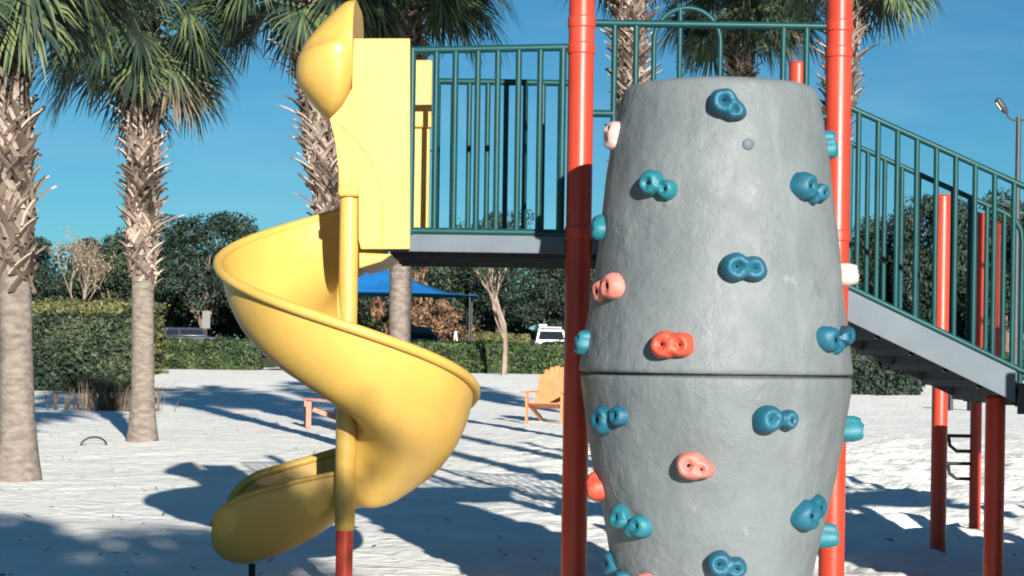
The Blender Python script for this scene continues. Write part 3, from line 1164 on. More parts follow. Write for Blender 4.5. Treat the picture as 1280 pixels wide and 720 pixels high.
# ------------------------------------------------------------------ adirondack chairs
def adirondack(label, loc, rz, m):
    root = thing('garden_chair', label, 'chair', (0, 0, 0), 'wooden armchairs on the sand')
    b = MB()
    rot = Matrix.Rotation(R(22), 3, 'X')    # chair faces -Y, back leans to +Y
    for i in range(7):
        x = (i - 3) * 0.085
        h = 0.78 - 0.018 * (i - 3) ** 2
        b.box(Vector((x, 0.22, 0.30)) + rot.inverted() @ Vector((0, 0, h / 2)), (0.08, 0.02, h), rot.inverted())
    b.box((0, 0.285, 0.42), (0.60, 0.03, 0.06), rot.inverted())
    b.build('backrest', M[m], root, bevel=0.006)
    b = MB()
    r2 = Matrix.Rotation(R(10), 3, 'X')
    for i in range(6):
        y = -0.30 + i * 0.095
        b.box((0, y, 0.36 - i * 0.017), (0.56, 0.088, 0.02), r2.inverted())
    b.build('seat', M[m], root, bevel=0.006)
    for sg in (-1, 1):
        b = MB(); b.box((sg * 0.33, -0.02, 0.56), (0.13, 0.74, 0.022)); b.build('armrest', M[m], root, bevel=0.01)
        b = MB(); b.box((sg * 0.295, -0.30, 0.275), (0.03, 0.10, 0.55)); b.build('leg', M[m], root, bevel=0.005)
        b = MB(); b.box((sg * 0.295, 0.22, 0.20), (0.03, 0.95, 0.09), Matrix.Rotation(R(-21), 3, 'X')); b.build('leg', M[m], root, bevel=0.005)
        b = MB(); b.box((sg * 0.29, 0.30, 0.42), (0.03, 0.07, 0.30)); b.build('arm_support', M[m], root, bevel=0.005)
    root.location = loc
    root.rotation_euler = (0, 0, rz)
    return root


p = base_at(686, 529)
adirondack('bright orange slatted armchair on the sand left of the tall orange post', (p.x, p.y, 0), R(-16), 'adirondack').scale = (1.1, 1.1, 1.0)
p = base_at(404, 534)
adirondack('reddish brown armchair seen side on in the gap under the slide', (p.x, p.y, 0), R(-80), 'adirondack_red').scale = (0.85, 0.85, 0.8)

# black half hoop sticking out of the sand
c = base_at(117, 557)
b = MB()
b.tube([c + Vector((0.165 * math.cos(a), 0.05 * math.sin(a * 1.0), 0.12 * math.sin(a) - 0.015)) for a in [PI * (i / 16 * 1.06 - 0.03) for i in range(17)]], 0.012, 8)
tag(b.build('rubber_hoop', M['black']), 'thin black half buried hoop on the sand between the two left palms', 'hoop')

# ------------------------------------------------------------------ play tower
PY = 9.0
FY = 10.27
XL, XR = at(721, 445, PY).x, at(1043, 445, PY).x
tower = thing('play_tower', 'raised playground deck with teal guardrails on tall orange posts behind the barrel', 'play structure', ((XL + XR) / 2, (PY + FY) / 2, 0))


def post(parent, x, y, z1, r, z0=-0.3, name='post', m='orange', label=None):
    b = MB()
    b.tube([(x, y, z0), (x, y, z1 - r * 0.35), (x, y, z1 - r * 0.1), (x, y, z1)], [r, r, r * 0.93, r * 0.6], 28)
    o = b.build(name, M[m], parent, smooth=60)
    if label:
        o['label'] = label
    return o


post(tower, XL, PY, 3.45, 0.0635)
post(tower, XR, PY, 3.45, 0.0635)
post(tower, 1.585, FY, at(991, 77, FY).z, 0.047)
post(tower, 0.385, FY, 2.85, 0.047)
XD = at(478, 300, PY).x          # left end of the deck
ZT, ZB = at(610, 294, PY).z, at(610, 316, PY).z
b = MB()
b.box(((XD + XR) / 2, (PY + FY) / 2 + 0.02, (ZT + ZB) / 2 + 0.006), (XR - XD - 0.02, FY - PY - 0.06, ZT - ZB - 0.03))
for i in range(5):
    b.box(((XD + XR) / 2, PY + 0.2 + i * 0.22, ZB - 0.005), (XR - XD - 0.06, 0.03, 0.03))
b.build('deck', M['deck'], tower)
for y0 in (PY, FY):
    b = MB()
    b.box(((XD + XL) / 2 - 0.03, y0, (ZT + ZB) / 2), (XL - XD - 0.07, 0.02, ZT - ZB))
    b.build('skirt', M['skirt'], tower, bevel=0.003)
    b = MB()
    b.box(((XL + XR) / 2, y0, (ZT + ZB) / 2), (XR - XL - 0.13, 0.02, ZT - ZB))
    b.build('skirt', M['skirt'], tower, bevel=0.003)


def rail_panel(parent, name, pts_top, pts_bot, bars, r=0.0185, rb=0.0152, extra=None):
    """rails follow pts_top / pts_bot; bars: list of (x, y, z0, z1)"""
    b = MB()
    b.tube(pts_top, r, 10)
    if pts_bot:
        b.tube(pts_bot, r, 10)
    for e in extra or []:
        b.tube(e, r, 10)
    g = b.build(name, M['teal'], parent, smooth=60)
    for x, y, z0, z1 in bars:
        q = MB()
        q.tube([(x, y, z0), (x, y, z1)], rb, 8)
        q.build('baluster', M['teal'], g, smooth=60)
    return g


# left guardrail, near side
zt0, zt1 = at(516, 63, PY).z, at(706, 59, PY).z
zb = at(610, 290, PY).z
xa = at(516, 60, PY).x
bars = [(at(x, 250, PY).x, PY, zb, at(x, 61, PY).z) for x in (543, 567, 595, 620, 646, 673)]
rail_panel(tower, 'guardrail', [(xa, PY, zt0), (XL - 0.06, PY, zt1)], [(xa, PY, zb), (XL - 0.06, PY, zb)], bars,
           extra=[[(xa, PY, zb - 0.02), (xa, PY, zt0 + 0.01)], [(XL - 0.09, PY, zb), (XL - 0.09, PY, zt1)]])
# left guardrail, far side with a rounded end
zt = at(640, 103, FY).z
zb = ZT + 0.05
xs0, xs1 = at(546, 200, FY).x, at(700, 200, FY).x
arc = [(xs1 - 0.08 + 0.08 * math.sin(a), FY, zb + 0.08 - 0.08 * math.cos(a)) for a in [i * PI / 16 for i in range(9)]]
bars = [(at(x, 250, FY).x, FY, zb, zt) for x in (565, 585, 608, 631, 655, 677)]
rail_panel(tower, 'guardrail', [(xs0, FY, zt), (xs1 + 0.05, FY, zt)], [(xs0, FY, zb)] + arc + [(xs1, FY, zt)], bars,
           extra=[[(xs0, FY, zb), (xs0, FY, zt)]])
# access rail over the climber
zt = at(890, 31, PY).z
bars = [(at(x, 70, PY).x, PY, ZT + 0.03, zt) for x in (768, 795, 979, 1008)]
zm = at(752, 142, PY).z
rail_panel(tower, 'access_rail', [(XL + 0.05, PY, zt), (XR - 0.05, PY, zt)], None, bars,
           extra=[[(XL + 0.05, PY, zm), (at(768, 70, PY).x, PY, zm)], [(at(1008, 70, PY).x, PY, zm), (XR - 0.05, PY, zm)]])
# hoop shaped far guard
xl_, xr_ = at(817, 80, FY).x, at(900, 80, FY).x
ztop = at(858, 10, FY).z
rr = (xr_ - xl_) / 2
hoop = [(xl_, FY, ZT)] + [((xl_ + xr_) / 2 - rr * math.cos(a), FY, ztop - rr + rr * math.sin(a)) for a in [i * PI / 20 for i in range(21)]] + [(xr_, FY, ZT)]
xm_ = at(850, 40, FY).x
rail_panel(tower, 'hoop_guard', hoop, None, [(xm_, FY, ZT, ztop - 0.01)], r=0.015)

for x in (XL, XR):
    for z in (at(640, 60, PY).z, at(640, 289, PY).z, at(890, 31, PY).z):
        b = MB()
        b.tube([(x, PY, z - 0.028), (x, PY, z - 0.022), (x, PY, z + 0.022), (x, PY, z + 0.028)], [0.0645, 0.069, 0.069, 0.0645], 28)
        b.build('clamp', M['orange'], tower, smooth=30)

# ------------------------------------------------------------------ staircase
SX0 = XR + 0.05
SX1 = at(1269, 480, PY).x
stair = thing('staircase', 'grey stringer stair with sloping teal bar railings going down to the right', 'staircase', (2.2, 9.6, 0))
zs = lambda px, py, Y=PY: at(px, py, Y).z
sl = (zs(1270, 461) - zs(1066, 362)) / (at(1270, 461, PY).x - at(1066, 362, PY).x)
ztop_at = lambda x: zs(1066, 362) + sl * (x - at(1066, 362, PY).x)
SH = zs(1066, 362) - zs(1066, 404)
for y in (PY, FY - 0.02):
    b = MB()
    b.prism([(SX0, ztop_at(SX0) - 0.012), (SX1, ztop_at(SX1) - 0.012), (SX1, ztop_at(SX1) - SH), (SX0, ztop_at(SX0) - SH)], y - 0.008, y + 0.008)
    b.build('stringer', M['skirt'], stair, bevel=0.002)
nst = 5
for i in range(nst):
    x = SX0 + (i + 0.5) * (SX1 - SX0) / nst
    b = MB()
    b.box((x, (PY + FY) / 2, ztop_at(x) - 0.12), ((SX1 - SX0) / nst + 0.03, FY - PY - 0.06, 0.035))
    b.box((x + (SX1 - SX0) / nst / 2, (PY + FY) / 2, ztop_at(x) - 0.17), (0.02, FY - PY - 0.06, 0.10))
    b.build('tread', M['deck'], stair)
xe = 2.86
ztr0 = zs(1070, 138)
slr = (zs(1280, 233) - ztr0) / (at(1280, 233, PY).x - at(1070, 138, PY).x)
x0r = at(1070, 138, PY).x
for y, dzr in ((PY, 0.0), (FY - 0.02, 0.075)):
    zr = lambda x: ztr0 + dzr + slr * (x - x0r)
    bars = []
    k = 0
    x = x0r + 0.015
    while x < xe - 0.05:
        zb_ = max(ztop_at(x), ztop_at(SX1 + 0.02)) if x < SX1 else ztop_at(SX1)
        bars.append((x, y, ztop_at(x), zr(x)))
        x += 0.0965
        k += 1
    top = [(SX0, y, zr(SX0)), (xe - 0.10, y, zr(xe - 0.10)), (xe - 0.04, y, zr(xe - 0.04) - 0.012), (xe - 0.008, y, zr(xe) - 0.05), (xe, y, zr(xe) - 0.11), (xe, y, ztop_at(xe) + 0.02)]
    bot = [(SX0, y, ztop_at(SX0) + 0.004), (xe, y, ztop_at(xe) + 0.004)]
    rail_panel(stair, 'stair_railing', top, bot, bars, r=0.0155, rb=0.0138)
# landing at the lower end
zl = ztop_at(SX1) - 0.06
b = MB()
b.box((SX1 + 0.62, (PY + FY) / 2, zl - 0.05), (1.2, FY - PY, 0.05))
for i in range(5):
    b.box((SX1 + 0.62, PY + 0.1 + i * 0.26, zl - 0.10), (1.18, 0.03, 0.06))
b.build('landing', M['deck'], stair)
b = MB(); b.box((SX1 + 0.62, PY - 0.012, zl - 0.09), (1.22, 0.02, 0.15)); b.build('landing_skirt', M['deck'], stair, bevel=0.003)
for x, y, z1 in ((at(1243, 600, 9.25).x, 9.25, zl - 0.08), (SX1 + 1.12, 9.1, 2.1), (SX1 + 1.12, 10.2, 2.1)):
    post(stair, x, y, z1, 0.05)

# unseen solid sided steps and second deck, added at right to cast shadows
ts = thing('shadow_steps', 'unseen solid sided steps added beside the landing to cast shade, just beyond the right picture border', 'steps', (3.35, 8.1, 0))
for i in range(4):
    b = MB()
    b.box((2.98 + 0.30 * i, 8.1, 0.185 * (4 - i) - 0.15), (0.295, 0.95, 0.37 * (4 - i)))
    b.build('step', M['deck'], ts, bevel=0.01)
for y in (7.6, 8.6):
    b = MB()
    b.prism([(2.80, -0.2), (4.05, -0.2), (4.05, 0.75), (3.45, 1.55), (2.80, 1.55)], y - 0.02, y + 0.02)
    b.build('side_panel', M['teal'], ts, bevel=0.01)
t2 = thing('play_tower', 'unseen second orange posted deck added further right for its shadow, outside the picture', 'play structure', (4.75, 9.6, 0))  # unseen, added for its shade band and the streaks of its posts
for x in (4.05, 5.45):
    for y in (8.9, 10.3):
        post(t2, x, y, 4.3, 0.0635)
b = MB(); b.box((4.75, 9.6, 1.80), (1.3, 1.3, 0.1)); b.build('deck', M['deck'], t2)
for y in (8.9, 10.3):
    rail_panel(t2, 'guardrail', [(4.11, y, 2.72), (5.39, y, 2.72)], [(4.11, y, 1.9), (5.39, y, 1.9)], [(4.22 + 0.1 * k, y, 1.9, 2.72) for k in range(12)])

# slim orange posts with D-shaped step grips
for (px, py, pt, rad, lab, grips) in (
        (1172, 695, 243, 0.049, 'slim orange post behind the stair, second from the barrel, crossed by rail shadows', ()),
        (1218, 661, 266, 0.041, 'slim orange post with black D shaped step grips on its left side', (0.62, 0.42)),
        (1244, 640, 278, 0.036, 'slimmest orange post seen behind the lower stair bars at right', ())):
    q = base_at(px, py)
    tp = at(px + 0.0148 * (py - pt), pt, q.y)
    rt = thing('climber_post', lab, 'post', (q.x, q.y, 0), 'slim orange climber posts behind the stair')
    post(rt, q.x, q.y, tp.z, rad)
    for z in grips:
        b = MB()
        x = q.x - rad * 0.9
        b.tube([(x, q.y, z + 0.05), (x - 0.20, q.y, z + 0.05)], 0.013, 8)
        b.tube([(x - 0.16, q.y, z + 0.05), (x - 0.15, q.y, z - 0.02), (x - 0.10, q.y, z - 0.06), (x, q.y, z - 0.06)], 0.013, 8)
        b.build('step_grip', M['black'], rt)

# low dark bench far behind the stair
q = base_at(1200, 513)
rt = thing('park_bench', 'low dark bench on the sand seen under the stair stringer', 'bench', (q.x, q.y, 0))
b = MB(); b.box((q.x, q.y, 0.42), (0.62, 0.36, 0.06)); b.box((q.x, q.y + 0.02, 0.36), (0.58, 0.30, 0.06)); b.build('seat', M['deck'], rt, bevel=0.01)
for sg in (-1, 1):
    b = MB(); b.box((q.x + sg * 0.24, q.y, 0.15), (0.08, 0.32, 0.42)); b.build('leg', M['deck'], rt, bevel=0.01)

# ------------------------------------------------------------------ spiral slide
SXC = at(434, 445, PY).x
slide = thing('spiral_slide', 'yellow plastic spiral slide curling round a pole, with hooded entrance', 'slide', (SXC, PY, 0))
post(slide, SXC, PY, 1.96, 0.042, name='centre_pole')
b = MB()
b.tube([(SXC, PY, 1.30), (SXC, PY, 1.97), (SXC, PY, 2.0), (SXC, PY, 2.012)], [0.047, 0.047, 0.04, 0.02], 24)
b.build('pole_sleeve', M['yellow'], slide, smooth=60)
zc0, zc1 = at(438, 662, PY).z, 1.02
b = MB()
b.tube([(SXC, PY, zc0 - 0.01), (SXC, PY, zc0), (SXC, PY, zc0 + 0.03), (SXC, PY, zc1)], [0.035, 0.046, 0.050, 0.052], 24)
b.build('pole_sleeve', M['yellow'], slide, smooth=60)
ZL = at(271, 322, PY).z      # rim height at the left (theta 180)
ZR = at(595, 488, PY).z      # rim height at the right (theta 360)
drop = (ZL - ZR) / PI
rimz = lambda th: ZL - drop * (th - PI)
RO = 0.625


def section(k, h=1.0):
    """half-pipe profile (r, dz); k: 0 in the spiral, 1 on the straight exit"""
    pr = [(0.045, -0.13 + 0.05 * k), (0.050, -0.22 + 0.02 * k), (0.075, -0.31), (0.13, -0.37), (0.22, -0.405), (0.32, -0.405), (0.42, -0.375), (0.50, -0.315),
          (0.56, -0.225), (0.60, -0.12), (RO - 0.008, -0.04), (RO, 0.0)]
    return [(r, -0.405 + (dz + 0.405) * h) for r, dz in pr]


rings = []
NT = 110
for i in range(NT + 1):
    th = R(70) + (R(450) - R(70)) * i / NT
    z = rimz(th)
    c, s = math.cos(th), math.sin(th)
    k = smoothstep(R(410), R(450), th)
    dk = 1 - 0.24 * k
    rings.append([Vector((SXC + r * c, PY + r * s, z + dz * dk)) for r, dz in section(k)])
LE = 0.66
NE = 26
zE = rimz(R(450))
zF0 = zE - 0.405 * 0.76
for i in range(1, NE + 1):
    t = i / NE
    s_ = LE * t
    # trough deepens towards its rounded, scooped end
    fl = zF0 - 0.27 * (1 - (1 - min(1, t / 0.85)) ** 1.7)
    ti = (zE - 0.10) - 0.17 * t ** 1.3
    to = zE - 0.20 * t
    e = 1.0 if t < 0.70 else math.sqrt(max(0.0, 1 - ((t - 0.70) / 0.305) ** 2.6))
    mid = 0.27
    fl, ti, to = mid + (fl - mid) * (0.30 + 0.70 * e), mid + (ti - mid) * (0.25 + 0.75 * e), mid + (to - mid) * (0.25 + 0.75 * e)
    P = section(1)
    out = []
    for j, (r, dz) in enumerate(P):
        f = (dz + 0.405) / (0.325 if r < 0.27 else 0.405)
        top = ti if r < 0.27 else to
        out.append(Vector((SXC - s_, PY + 0.335 + (r - 0.335) * (0.80 + 0.20 * e) - 0.09 * t * t, fl + (top - fl) * f)))
    rings.append(out)
b = MB()
nr = len(rings[0])
vs_ = [p for rg in rings for p in rg]
fs = []
for i in range(len(rings) - 1):
    for j in range(nr - 1):
        a = i * nr + j
        fs.append((a, a + 1, a + nr + 1, a + nr))
b.add(vs_, fs)
ch = b.build('chute', M['yellow'], slide, smooth=180, solid=0.014, subsurf=1)
b = MB()
rim = []
for i in range(NT + 1):
    th = R(70) + (R(450) - R(70)) * i / NT
    rim.append(Vector((SXC + (RO + 0.012) * math.cos(th), PY + (RO + 0.012) * math.sin(th), rimz(th) - 0.004)))
rim += [rg[-1] + Vector((0, 0.004, 0)) for rg in rings[NT + 1:]]
b.tube(rim, 0.025, 10)
b.build('rim_lip', M['yellow'], ch, smooth=180)
b = MB()
b.tube([rg[0] for rg in rings[NT - 8:]], 0.013, 8)
b.build('inner_lip', M['yellow'], ch, smooth=180)
# short black foot under the exit
q = at(315, 712, PY + 0.3)
b = MB(); b.tube([(q.x, PY + 0.3, -0.2), (q.x, PY + 0.3, q.z + 0.03)], 0.018, 10); b.build('foot', M['black'], slide)

# entrance panels (wings), one each side of the opening
wing = [(443, 50), (513, 50), (513, 312), (452, 312), (449, 300), (449, 246), (446, 238), (437, 235), (425, 235), (424, 212), (420, 178), (413, 150), (428, 135), (441, 112)]
b = MB()
b.prism([(at(x, y, PY).x, at(x, y, PY).z) for x, y in wing][::-1], PY - 0.045, PY - 0.005)
g = [(427, 158), (442, 172), (458, 190), (470, 210), (477, 235), (479, 262), (479, 308)]
b.tube([at(x, y, PY) + Vector((0, -0.046, 0)) for x, y in g], 0.005, 6)
b.build('entrance_wing', M['yellow'], slide, bevel=0.01, seg=3)
xw0, xw1 = at(519, 200, 9.72).x, at(537, 200, 9.72).x
b = MB()
b.box(((xw0 - 0.28 + xw1) / 2, 9.74, (at(528, 76, 9.72).z + at(528, 290, 9.72).z) / 2),
      (xw1 - xw0 + 0.28, 0.05, at(528, 76, 9.72).z - at(528, 290, 9.72).z))
b.box(((xw0 + xw1) / 2 - 0.005, 9.72, at(528, 118, 9.72).z), (xw1 - xw0 + 0.025, 0.06, 0.36))
b.build('entrance_wing', M['yellow'], slide, bevel=0.01, seg=3)
b = MB()
q0, q1 = at(423.5, 247, PY), at(450, 232, PY)
b.box(((q0.x + q1.x) / 2, PY - 0.03, (q0.z + q1.z) / 2), (q1.x - q0.x, 0.075, q1.z - q0.z))
b.build('sleeve_flange', M['yellow'], slide, bevel=0.016, seg=4)
# floor lip joining chute and deck
b = MB()
b.prism([(at(449, 316, PY).x, at(449, 316, PY).z), (at(490, 318, PY).x, at(490, 318, PY).z), (at(478, 327, PY).x, at(478, 327, PY).z), (at(449, 336, PY).x, at(449, 336, PY).z)][::-1], PY - 0.02, 9.66)
b.build('chute_lip', M['yellow'], slide, bevel=0.006)

# hood: a pouch-like dome over the entrance
ho = [(443, -6), (430, -4), (413, 11), (393, 31), (377, 51), (368, 70), (366, 92), (372, 108), (383, 121), (392, 131), (399, 140), (410, 149), (424, 145), (435, 132), (442, 112), (443, 60)]
# resample the outline
po = [at(x, y, PY) for x, y in ho]
res = []
for i in range(len(po)):
    a, c = po[i], po[(i + 1) % len(po)]
    for k in range(4):
        res.append(a.lerp(c, k / 4))
for _ in range(2):
    res = [q if q.x > at(440, 0, PY).x else (res[i - 1] + q * 2 + res[(i + 1) % len(res)]) / 4 for i, q in enumerate(res)]
cen = at(442, 62, PY)
b = MB()
n = len(res)
layers = []
for sc_, yo in ((0.0, -0.02), (0.2, -0.018), (0.4, -0.008), (0.6, 0.012), (0.76, 0.04), (0.88, 0.075), (0.96, 0.12), (1.0, 0.18), (1.0, 0.5), (0.96, 0.56), (0.86, 0.61), (0.7, 0.64)):
    L = []
    for q in res:
        d = q - cen
        x, z = cen.x + d.x * sc_, cen.z + d.z * sc_
        # the lower pouch bulges forward below a crease running up to the right
        zc_ = at(0, 68, PY).z + 0.30 * (x - at(368, 68, PY).x) - (at(0, 68, PY).z - at(368, 68, PY).z)
        lo = smoothstep(0.02, -0.015, z - zc_)
        right = smoothstep(at(443, 60, PY).x + 0.005, at(425, 60, PY).x, x)
        L.append(Vector((x, PY - 0.06 + yo - (0.05 * lo * right * (1 - 0.6 * sc_ ** 4) if yo < 0.3 else 0), z)))
    layers.append(L)
vs_ = [p for L in layers for p in L]
fs = []
for i in range(len(layers) - 1):
    for j in range(n):
        k = (j + 1) % n
        fs.append((i * n + j, i * n + k, (i + 1) * n + k, (i + 1) * n + j))
fs.append(tuple(range((len(layers) - 1) * n, len(layers) * n)))
b.add(vs_, fs)
b.build('hood', M['yellow'], slide, smooth=70)

# ------------------------------------------------------------------ climbing barrel
BY = 7.95
BX = at(895, 445, BY).x
rad_tab = [(0.0, 0.375), (0.36, 0.449), (0.55, 0.490), (0.70, 0.525), (0.88, 0.560), (1.06, 0.583), (1.128, 0.588)]
up_tab = [(1.150, 0.594), (1.30, 0.571), (1.55, 0.536), (1.80, 0.511), (2.10, 0.472), (2.36, 0.426)]


def lerp_tab(tab, z):
    for (a, ra), (c, rc) in zip(tab, tab[1:]):
        if z <= c:
            t = (z - a) / (c - a)
            return ra + (rc - ra) * t
    return tab[-1][1]


def brad(z):
    return lerp_tab(rad_tab, z) if z < 1.14 else lerp_tab(up_tab, z)


barrel = thing('climbing_barrel', 'tall grey two part rock textured climbing barrel studded with coloured holds', 'climbing barrel', (BX, BY, 0))


def rocky(p):
    q = Vector((p.x, p.y, p.z))
    return 0.006 * noise.noise(q * 3.1) + 0.0035 * noise.noise(q * 8) + 0.0018 * noise.noise(q * 21)


prof = [(brad(z), z) for z in np.linspace(-0.15, 1.09, 70) if z >= 0]
prof = [(0.40, -0.15)] + prof + [(brad(1.108), 1.108), (brad(1.118) - 0.002, 1.119), (0.578, 1.126), (0.55, 1.128)]
b = MB()
b.lathe(prof, (BX, BY), 180, jit=rocky)
b.build('lower_shell', M['barrel'], barrel, smooth=60)
ztop = at(907, 93, BY - 0.43).z
prof = [(0.555, 1.137), (0.585, 1.139), (0.592, 1.146), (0.593, 1.16)] + [(brad(z), z) for z in np.linspace(1.18, ztop - 0.045, 66)]
rt_ = brad(ztop - 0.045)
prof += [(rt_ - 0.004, ztop - 0.03), (rt_ - 0.012, ztop - 0.015), (rt_ - 0.028, ztop - 0.004), (rt_ - 0.055, ztop), (rt_ - 0.2, ztop + 0.002), (0.02, ztop + 0.004)]
b = MB()
b.lathe(prof, (BX, BY), 180, jit=rocky)
b.build('upper_shell', M['barrel'], barrel, smooth=60)
b = MB()
b.lathe([(0.565, 1.120), (0.565, 1.145)], (BX, BY), 96)
b.build('seam_ring', M['deck'], barrel)


q = at(935, 181, BY - 0.46)
rq = brad(q.z)
nq = Vector((q.x - BX, -math.sqrt(rq * rq - (q.x - BX) ** 2), 0)).normalized()
pq = Vector((BX, BY, q.z)) + nq * rq
b = MB()
b.tube([pq - nq * 0.02, pq + nq * 0.004, pq + nq * 0.009], [0.026, 0.024, 0.014], 18)
b.build('plug_cap', M['skirt'], barrel)


def hold_mesh(seed, w, h, depth, ang, lobes=2):
    """bean shaped climbing hold as a height field over its outline, local frame: u right, v up, n out"""
    rng = random.Random(seed)
    ca, sa = math.cos(ang), math.sin(ang)
    r1 = 0.5 * h * 1.02
    r2 = r1 * rng.uniform(0.70, 0.88)
    off = max(0.5 * w - r1 * 0.95, 0.1 * w)
    off2 = max(0.5 * w - r2 * 0.98, 0.12 * w)
    C = [(Vector((-off * ca, -off * sa)), r1, depth), (Vector((off2 * ca, off2 * sa)), r2, depth * rng.uniform(0.78, 0.95))]
    if lobes == 3:
        C.append((Vector((0.25 * h * -sa, -0.36 * h * ca)), r2 * 0.72, depth * 0.7))

    def field(p):
        s = 0
        for c, r, _ in C:
            s += math.exp(-3.2 * ((p - c).length / r) ** 2)
        return s
    iso = math.exp(-3.2)
    NTH, NS = 40, 12
    out = []
    for i in range(NTH):
        a = 2 * PI * i / NTH
        d = Vector((math.cos(a), math.sin(a)))
        lo, hi = 0, w * 1.5
        for _ in range(22):
            m_ = (lo + hi) / 2
            if field(d * m_) > iso:
                lo = m_
            else:
                hi = m_
        out.append(d * lo * (1 + 0.16 * noise.noise(Vector((d.x * 1.6, d.y * 1.6, seed * 3.3)))))
    verts, faces = [], []

    def height(p, s):
        hh = 0
        for c, r, hgt in C:
            q = (p - c).length / r
            hh += (hgt * max(0, 1 - (q * 0.80) ** 3) ** 0.6) ** 6
        hh = hh ** (1 / 6)
        for c, r, hgt in C[:2]:
            q = (p - c).length / r
            hh -= 0.36 * hgt * math.exp(-(q / 0.40) ** 2)
        hh += 0.010 * noise.noise(Vector((p.x * 22, p.y * 22, seed * 1.7))) + 0.004 * noise.noise(Vector((p.x * 60, p.y * 60, seed)))
        return hh * (1 - max(0, s - 0.72) ** 2 * 4.5)
    verts.append((0, 0, height(Vector((0, 0)), 0)))
    for k in range(1, NS + 1):
        s = k / NS
        for o in out:
            p = o * s
            verts.append((p.x, p.y, height(p, s)))
    for o in out:      # flare to the wall
        verts.append((o.x * 1.0, o.y * 1.0, -0.03))
    for i in range(NTH):
        j = (i + 1) % NTH
        faces.append((0, 1 + i, 1 + j))
        for k in range(NS):
            a = 1 + k * NTH
            faces.append((a + i, a + NTH + i, a + NTH + j, a + j))
    return verts, faces, C, height


HOLDS = [
    # px, py, w px, h px, angle, material, lobes, label
    (909, 133, 50, 36, -38, 'hold_teal', 3, 'teal hold at the very top of the barrel front'),
    (821, 233, 46, 33, -22, 'hold_cyan', 2, 'bright teal hold upper left casting a long shadow'),
    (1014, 237, 46, 34, -12, 'hold_teal', 3, 'teal hold near the right edge, upper half'),
    (930, 335, 60, 37, -4, 'hold_teal', 2, 'wide teal hold in the middle of the upper half'),
    (838, 431, 52, 36, 0, 'hold_red', 2, 'orange red hold just above the seam'),
    (1045, 422, 48, 33, 6, 'hold_teal', 3, 'teal hold at the right just above the seam'),
    (760, 361, 33, 33, 190, 'hold_pink', 2, 'salmon pink hold at the left edge of the upper half'),
    (762, 522, 38, 36, 10, 'hold_teal', 2, 'teal hold at the left just below the seam'),
    (972, 524, 58, 36, -2, 'hold_teal', 2, 'wide teal hold right of centre below the seam'),
    (865, 583, 46, 36, -14, 'hold_pink', 2, 'pale salmon hold in the middle of the lower half'),
    (787, 651, 43, 33, -14, 'hold_cyan', 3, 'teal hold lower left of the barrel'),
    (1013, 639, 42, 38, 20, 'hold_teal', 3, 'round teal hold at the right of the lower half'),
    (907, 706, 54, 34, -12, 'hold_teal', 2, 'teal hold at the bottom of the picture'),
    (757, 712, 40, 32, -20, 'hold_teal', 2, 'teal hold at the bottom left edge of the barrel'),
    (814, 731, 40, 32, 0, 'hold_pink', 2, 'salmon hold cut by the bottom of the picture'),
]
LIMB = [
    # px (centre seen), py, side, depth, w, h, ang, mat, label
    (725, 428, -1, 0.085, 0.13, 0.10, 70, 'hold_cyan', 'bright teal hold sticking out at the left by the seam'),
    (764, 168, -1, 0.11, 0.15, 0.12, 60, 'hold_pale', 'pale pink hold sticking out at the upper left'),
    (748, 284, -1, 0.085, 0.13, 0.10, 110, 'hold_cyan', 'teal hold sticking out at the left beside the post'),
    (740, 607, -1, 0.085, 0.15, 0.11, 115, 'hold_red', 'salmon red hold sticking out at the left of the lower half'),
    (1040, 180, 1, 0.08, 0.14, 0.09, 95, 'hold_cyan', 'teal hold sticking out in front of the right post, upper'),
    (1066, 343, 1, 0.07, 0.11, 0.065, 90, 'hold_pale', 'whitish pink hold sticking out at the right beside the stair'),
    (1057, 535, 1, 0.085, 0.13, 0.10, 75, 'hold_cyan', 'teal hold sticking out at the right below the seam'),
    (1043, 669, 1, 0.085, 0.12, 0.09, 80, 'hold_cyan', 'small teal hold sticking out at the lower right'),
]


def place_hold(seed, pos, nrm, w, h, depth, ang, m, lobes, label):
    verts, faces, C, height = hold_mesh(seed, w, h, depth, R(ang), lobes)
    n = nrm.normalized()
    up = Vector((0, 0, 1))
    u = up.cross(n).normalized()
    v = n.cross(u)
    f = lambda p: pos + u * p[0] + v * p[1] + n * p[2]
    b = MB()
    b.add([f(p) for p in verts], faces)
    o = b.build('climbing_hold', M[m], barrel, smooth=75)
    o['label'] = label
    for c, r, hgt in C[:2]:
        q = MB()
        z = height(c, 0)
        q.tube([f((c.x, c.y, z - 0.03)), f((c.x, c.y, z + 0.004))], min(0.016, r * 0.30), 12)
        q.build('bolt_hole', M['bolt_hole'], o)  # black disc stands for the shade inside the bolt hole


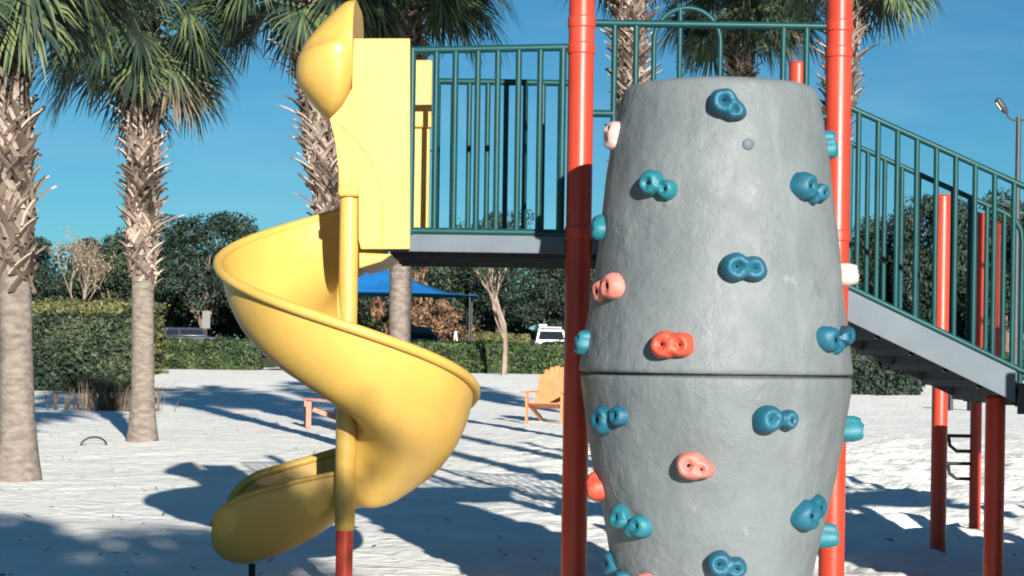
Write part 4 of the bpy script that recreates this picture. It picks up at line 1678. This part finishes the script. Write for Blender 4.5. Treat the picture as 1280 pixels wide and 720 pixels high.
for i, (px, py, wp, hp, ang, m, lob, lab) in enumerate(HOLDS):
    # find the barrel surface point behind that pixel
    Yq = BY - 0.5
    for _ in range(30):
        p = at(px, py, Yq)
        r = brad(p.z)
        dx = max(-0.97 * r, min(0.97 * r, p.x - BX))
        Yq = BY - math.sqrt(r * r - dx * dx)
    p = at(px, py, Yq)
    dx = max(-0.97 * r, min(0.97 * r, p.x - BX))
    nn = Vector((dx, Yq - BY, 0)).normalized()
    # the hold stands proud: shift back along the view so its middle stays on the pixel
    dep = 0.052 + 0.046 * abs(nn.y) ** 3
    p.x = BX + dx
    p.x -= nn.x * dep * 0.5
    k = FPX / Yq
    nrm = Vector((p.x - BX, Yq - BY, 0)).normalized()
    pos = Vector((BX + nrm.x * r, BY + nrm.y * r, p.z)) - nrm * 0.004
    fore = max(0.55, abs(nrm.y))
    place_hold(100 + i, pos, nrm, 0.95 * wp / k / fore, 0.95 * hp / k, dep, ang, m, lob, lab)
for i, (px, py, sd, dep, w_, h_, ang, m, lab) in enumerate(LIMB):
    p = at(px, py, BY - 0.1)
    r = brad(p.z)
    x_out = abs(p.x - BX)
    phi = R(80)
    need = (x_out - 0.0) / math.sin(phi)
    nrm = Vector((sd * math.sin(phi), -math.cos(phi), 0))
    pos = Vector((BX, BY, p.z)) + nrm * (r - 0.004)
    place_hold(200 + i, pos, nrm, w_ * 0.86, h_ * 0.86, min(0.085, max(0.055, (need - r) * 2 if need > r else dep)), ang, m, 2, lab)

# ------------------------------------------------------------------ tree behind the camera that shades the sand at the lower left
rngS = random.Random(9)
rt = thing('oak_tree', 'spreading shade tree standing behind the viewer', 'tree', (-0.5, -8, 0))
b = MB()
b.tube([(-0.5, -8, -0.2), (-0.45, -8.1, 1.6), (-0.5, -8, 3.4)], [0.28, 0.2, 0.15], 12)
cl = []
for i in range(95):
    x = rngS.uniform(-4.2, 3.66)
    zt_ = float(np.interp(x, [1.6, 2.2, 2.8, 3.3, 3.7, 4.0], [6.85, 6.35, 5.68, 5.25, 4.98, 4.8]))
    r_ = rngS.uniform(0.4, 0.75)
    r_ = min(r_, 0.22 + 0.5 * abs(3.85 - x))
    c = Vector((x, -8 + rngS.uniform(-1.5, 1.5), rngS.uniform(3.7, zt_ - 0.85 * r_)))
    cl.append((c, r_))
    if i % 4 == 0:
        b.tube([(-0.5, -8, 3.2), Vector((-0.5, -8, 3.8)).lerp(c, 0.5), c], [0.11, 0.06, 0.02], 6)
b.build('trunk', M['wood'], rt)
f = MB()
leaf_cloud(f, rngS, cl, 15000, 0.13, 1)
f.build('crown', M['mid_leaf'], rt, smooth=0)
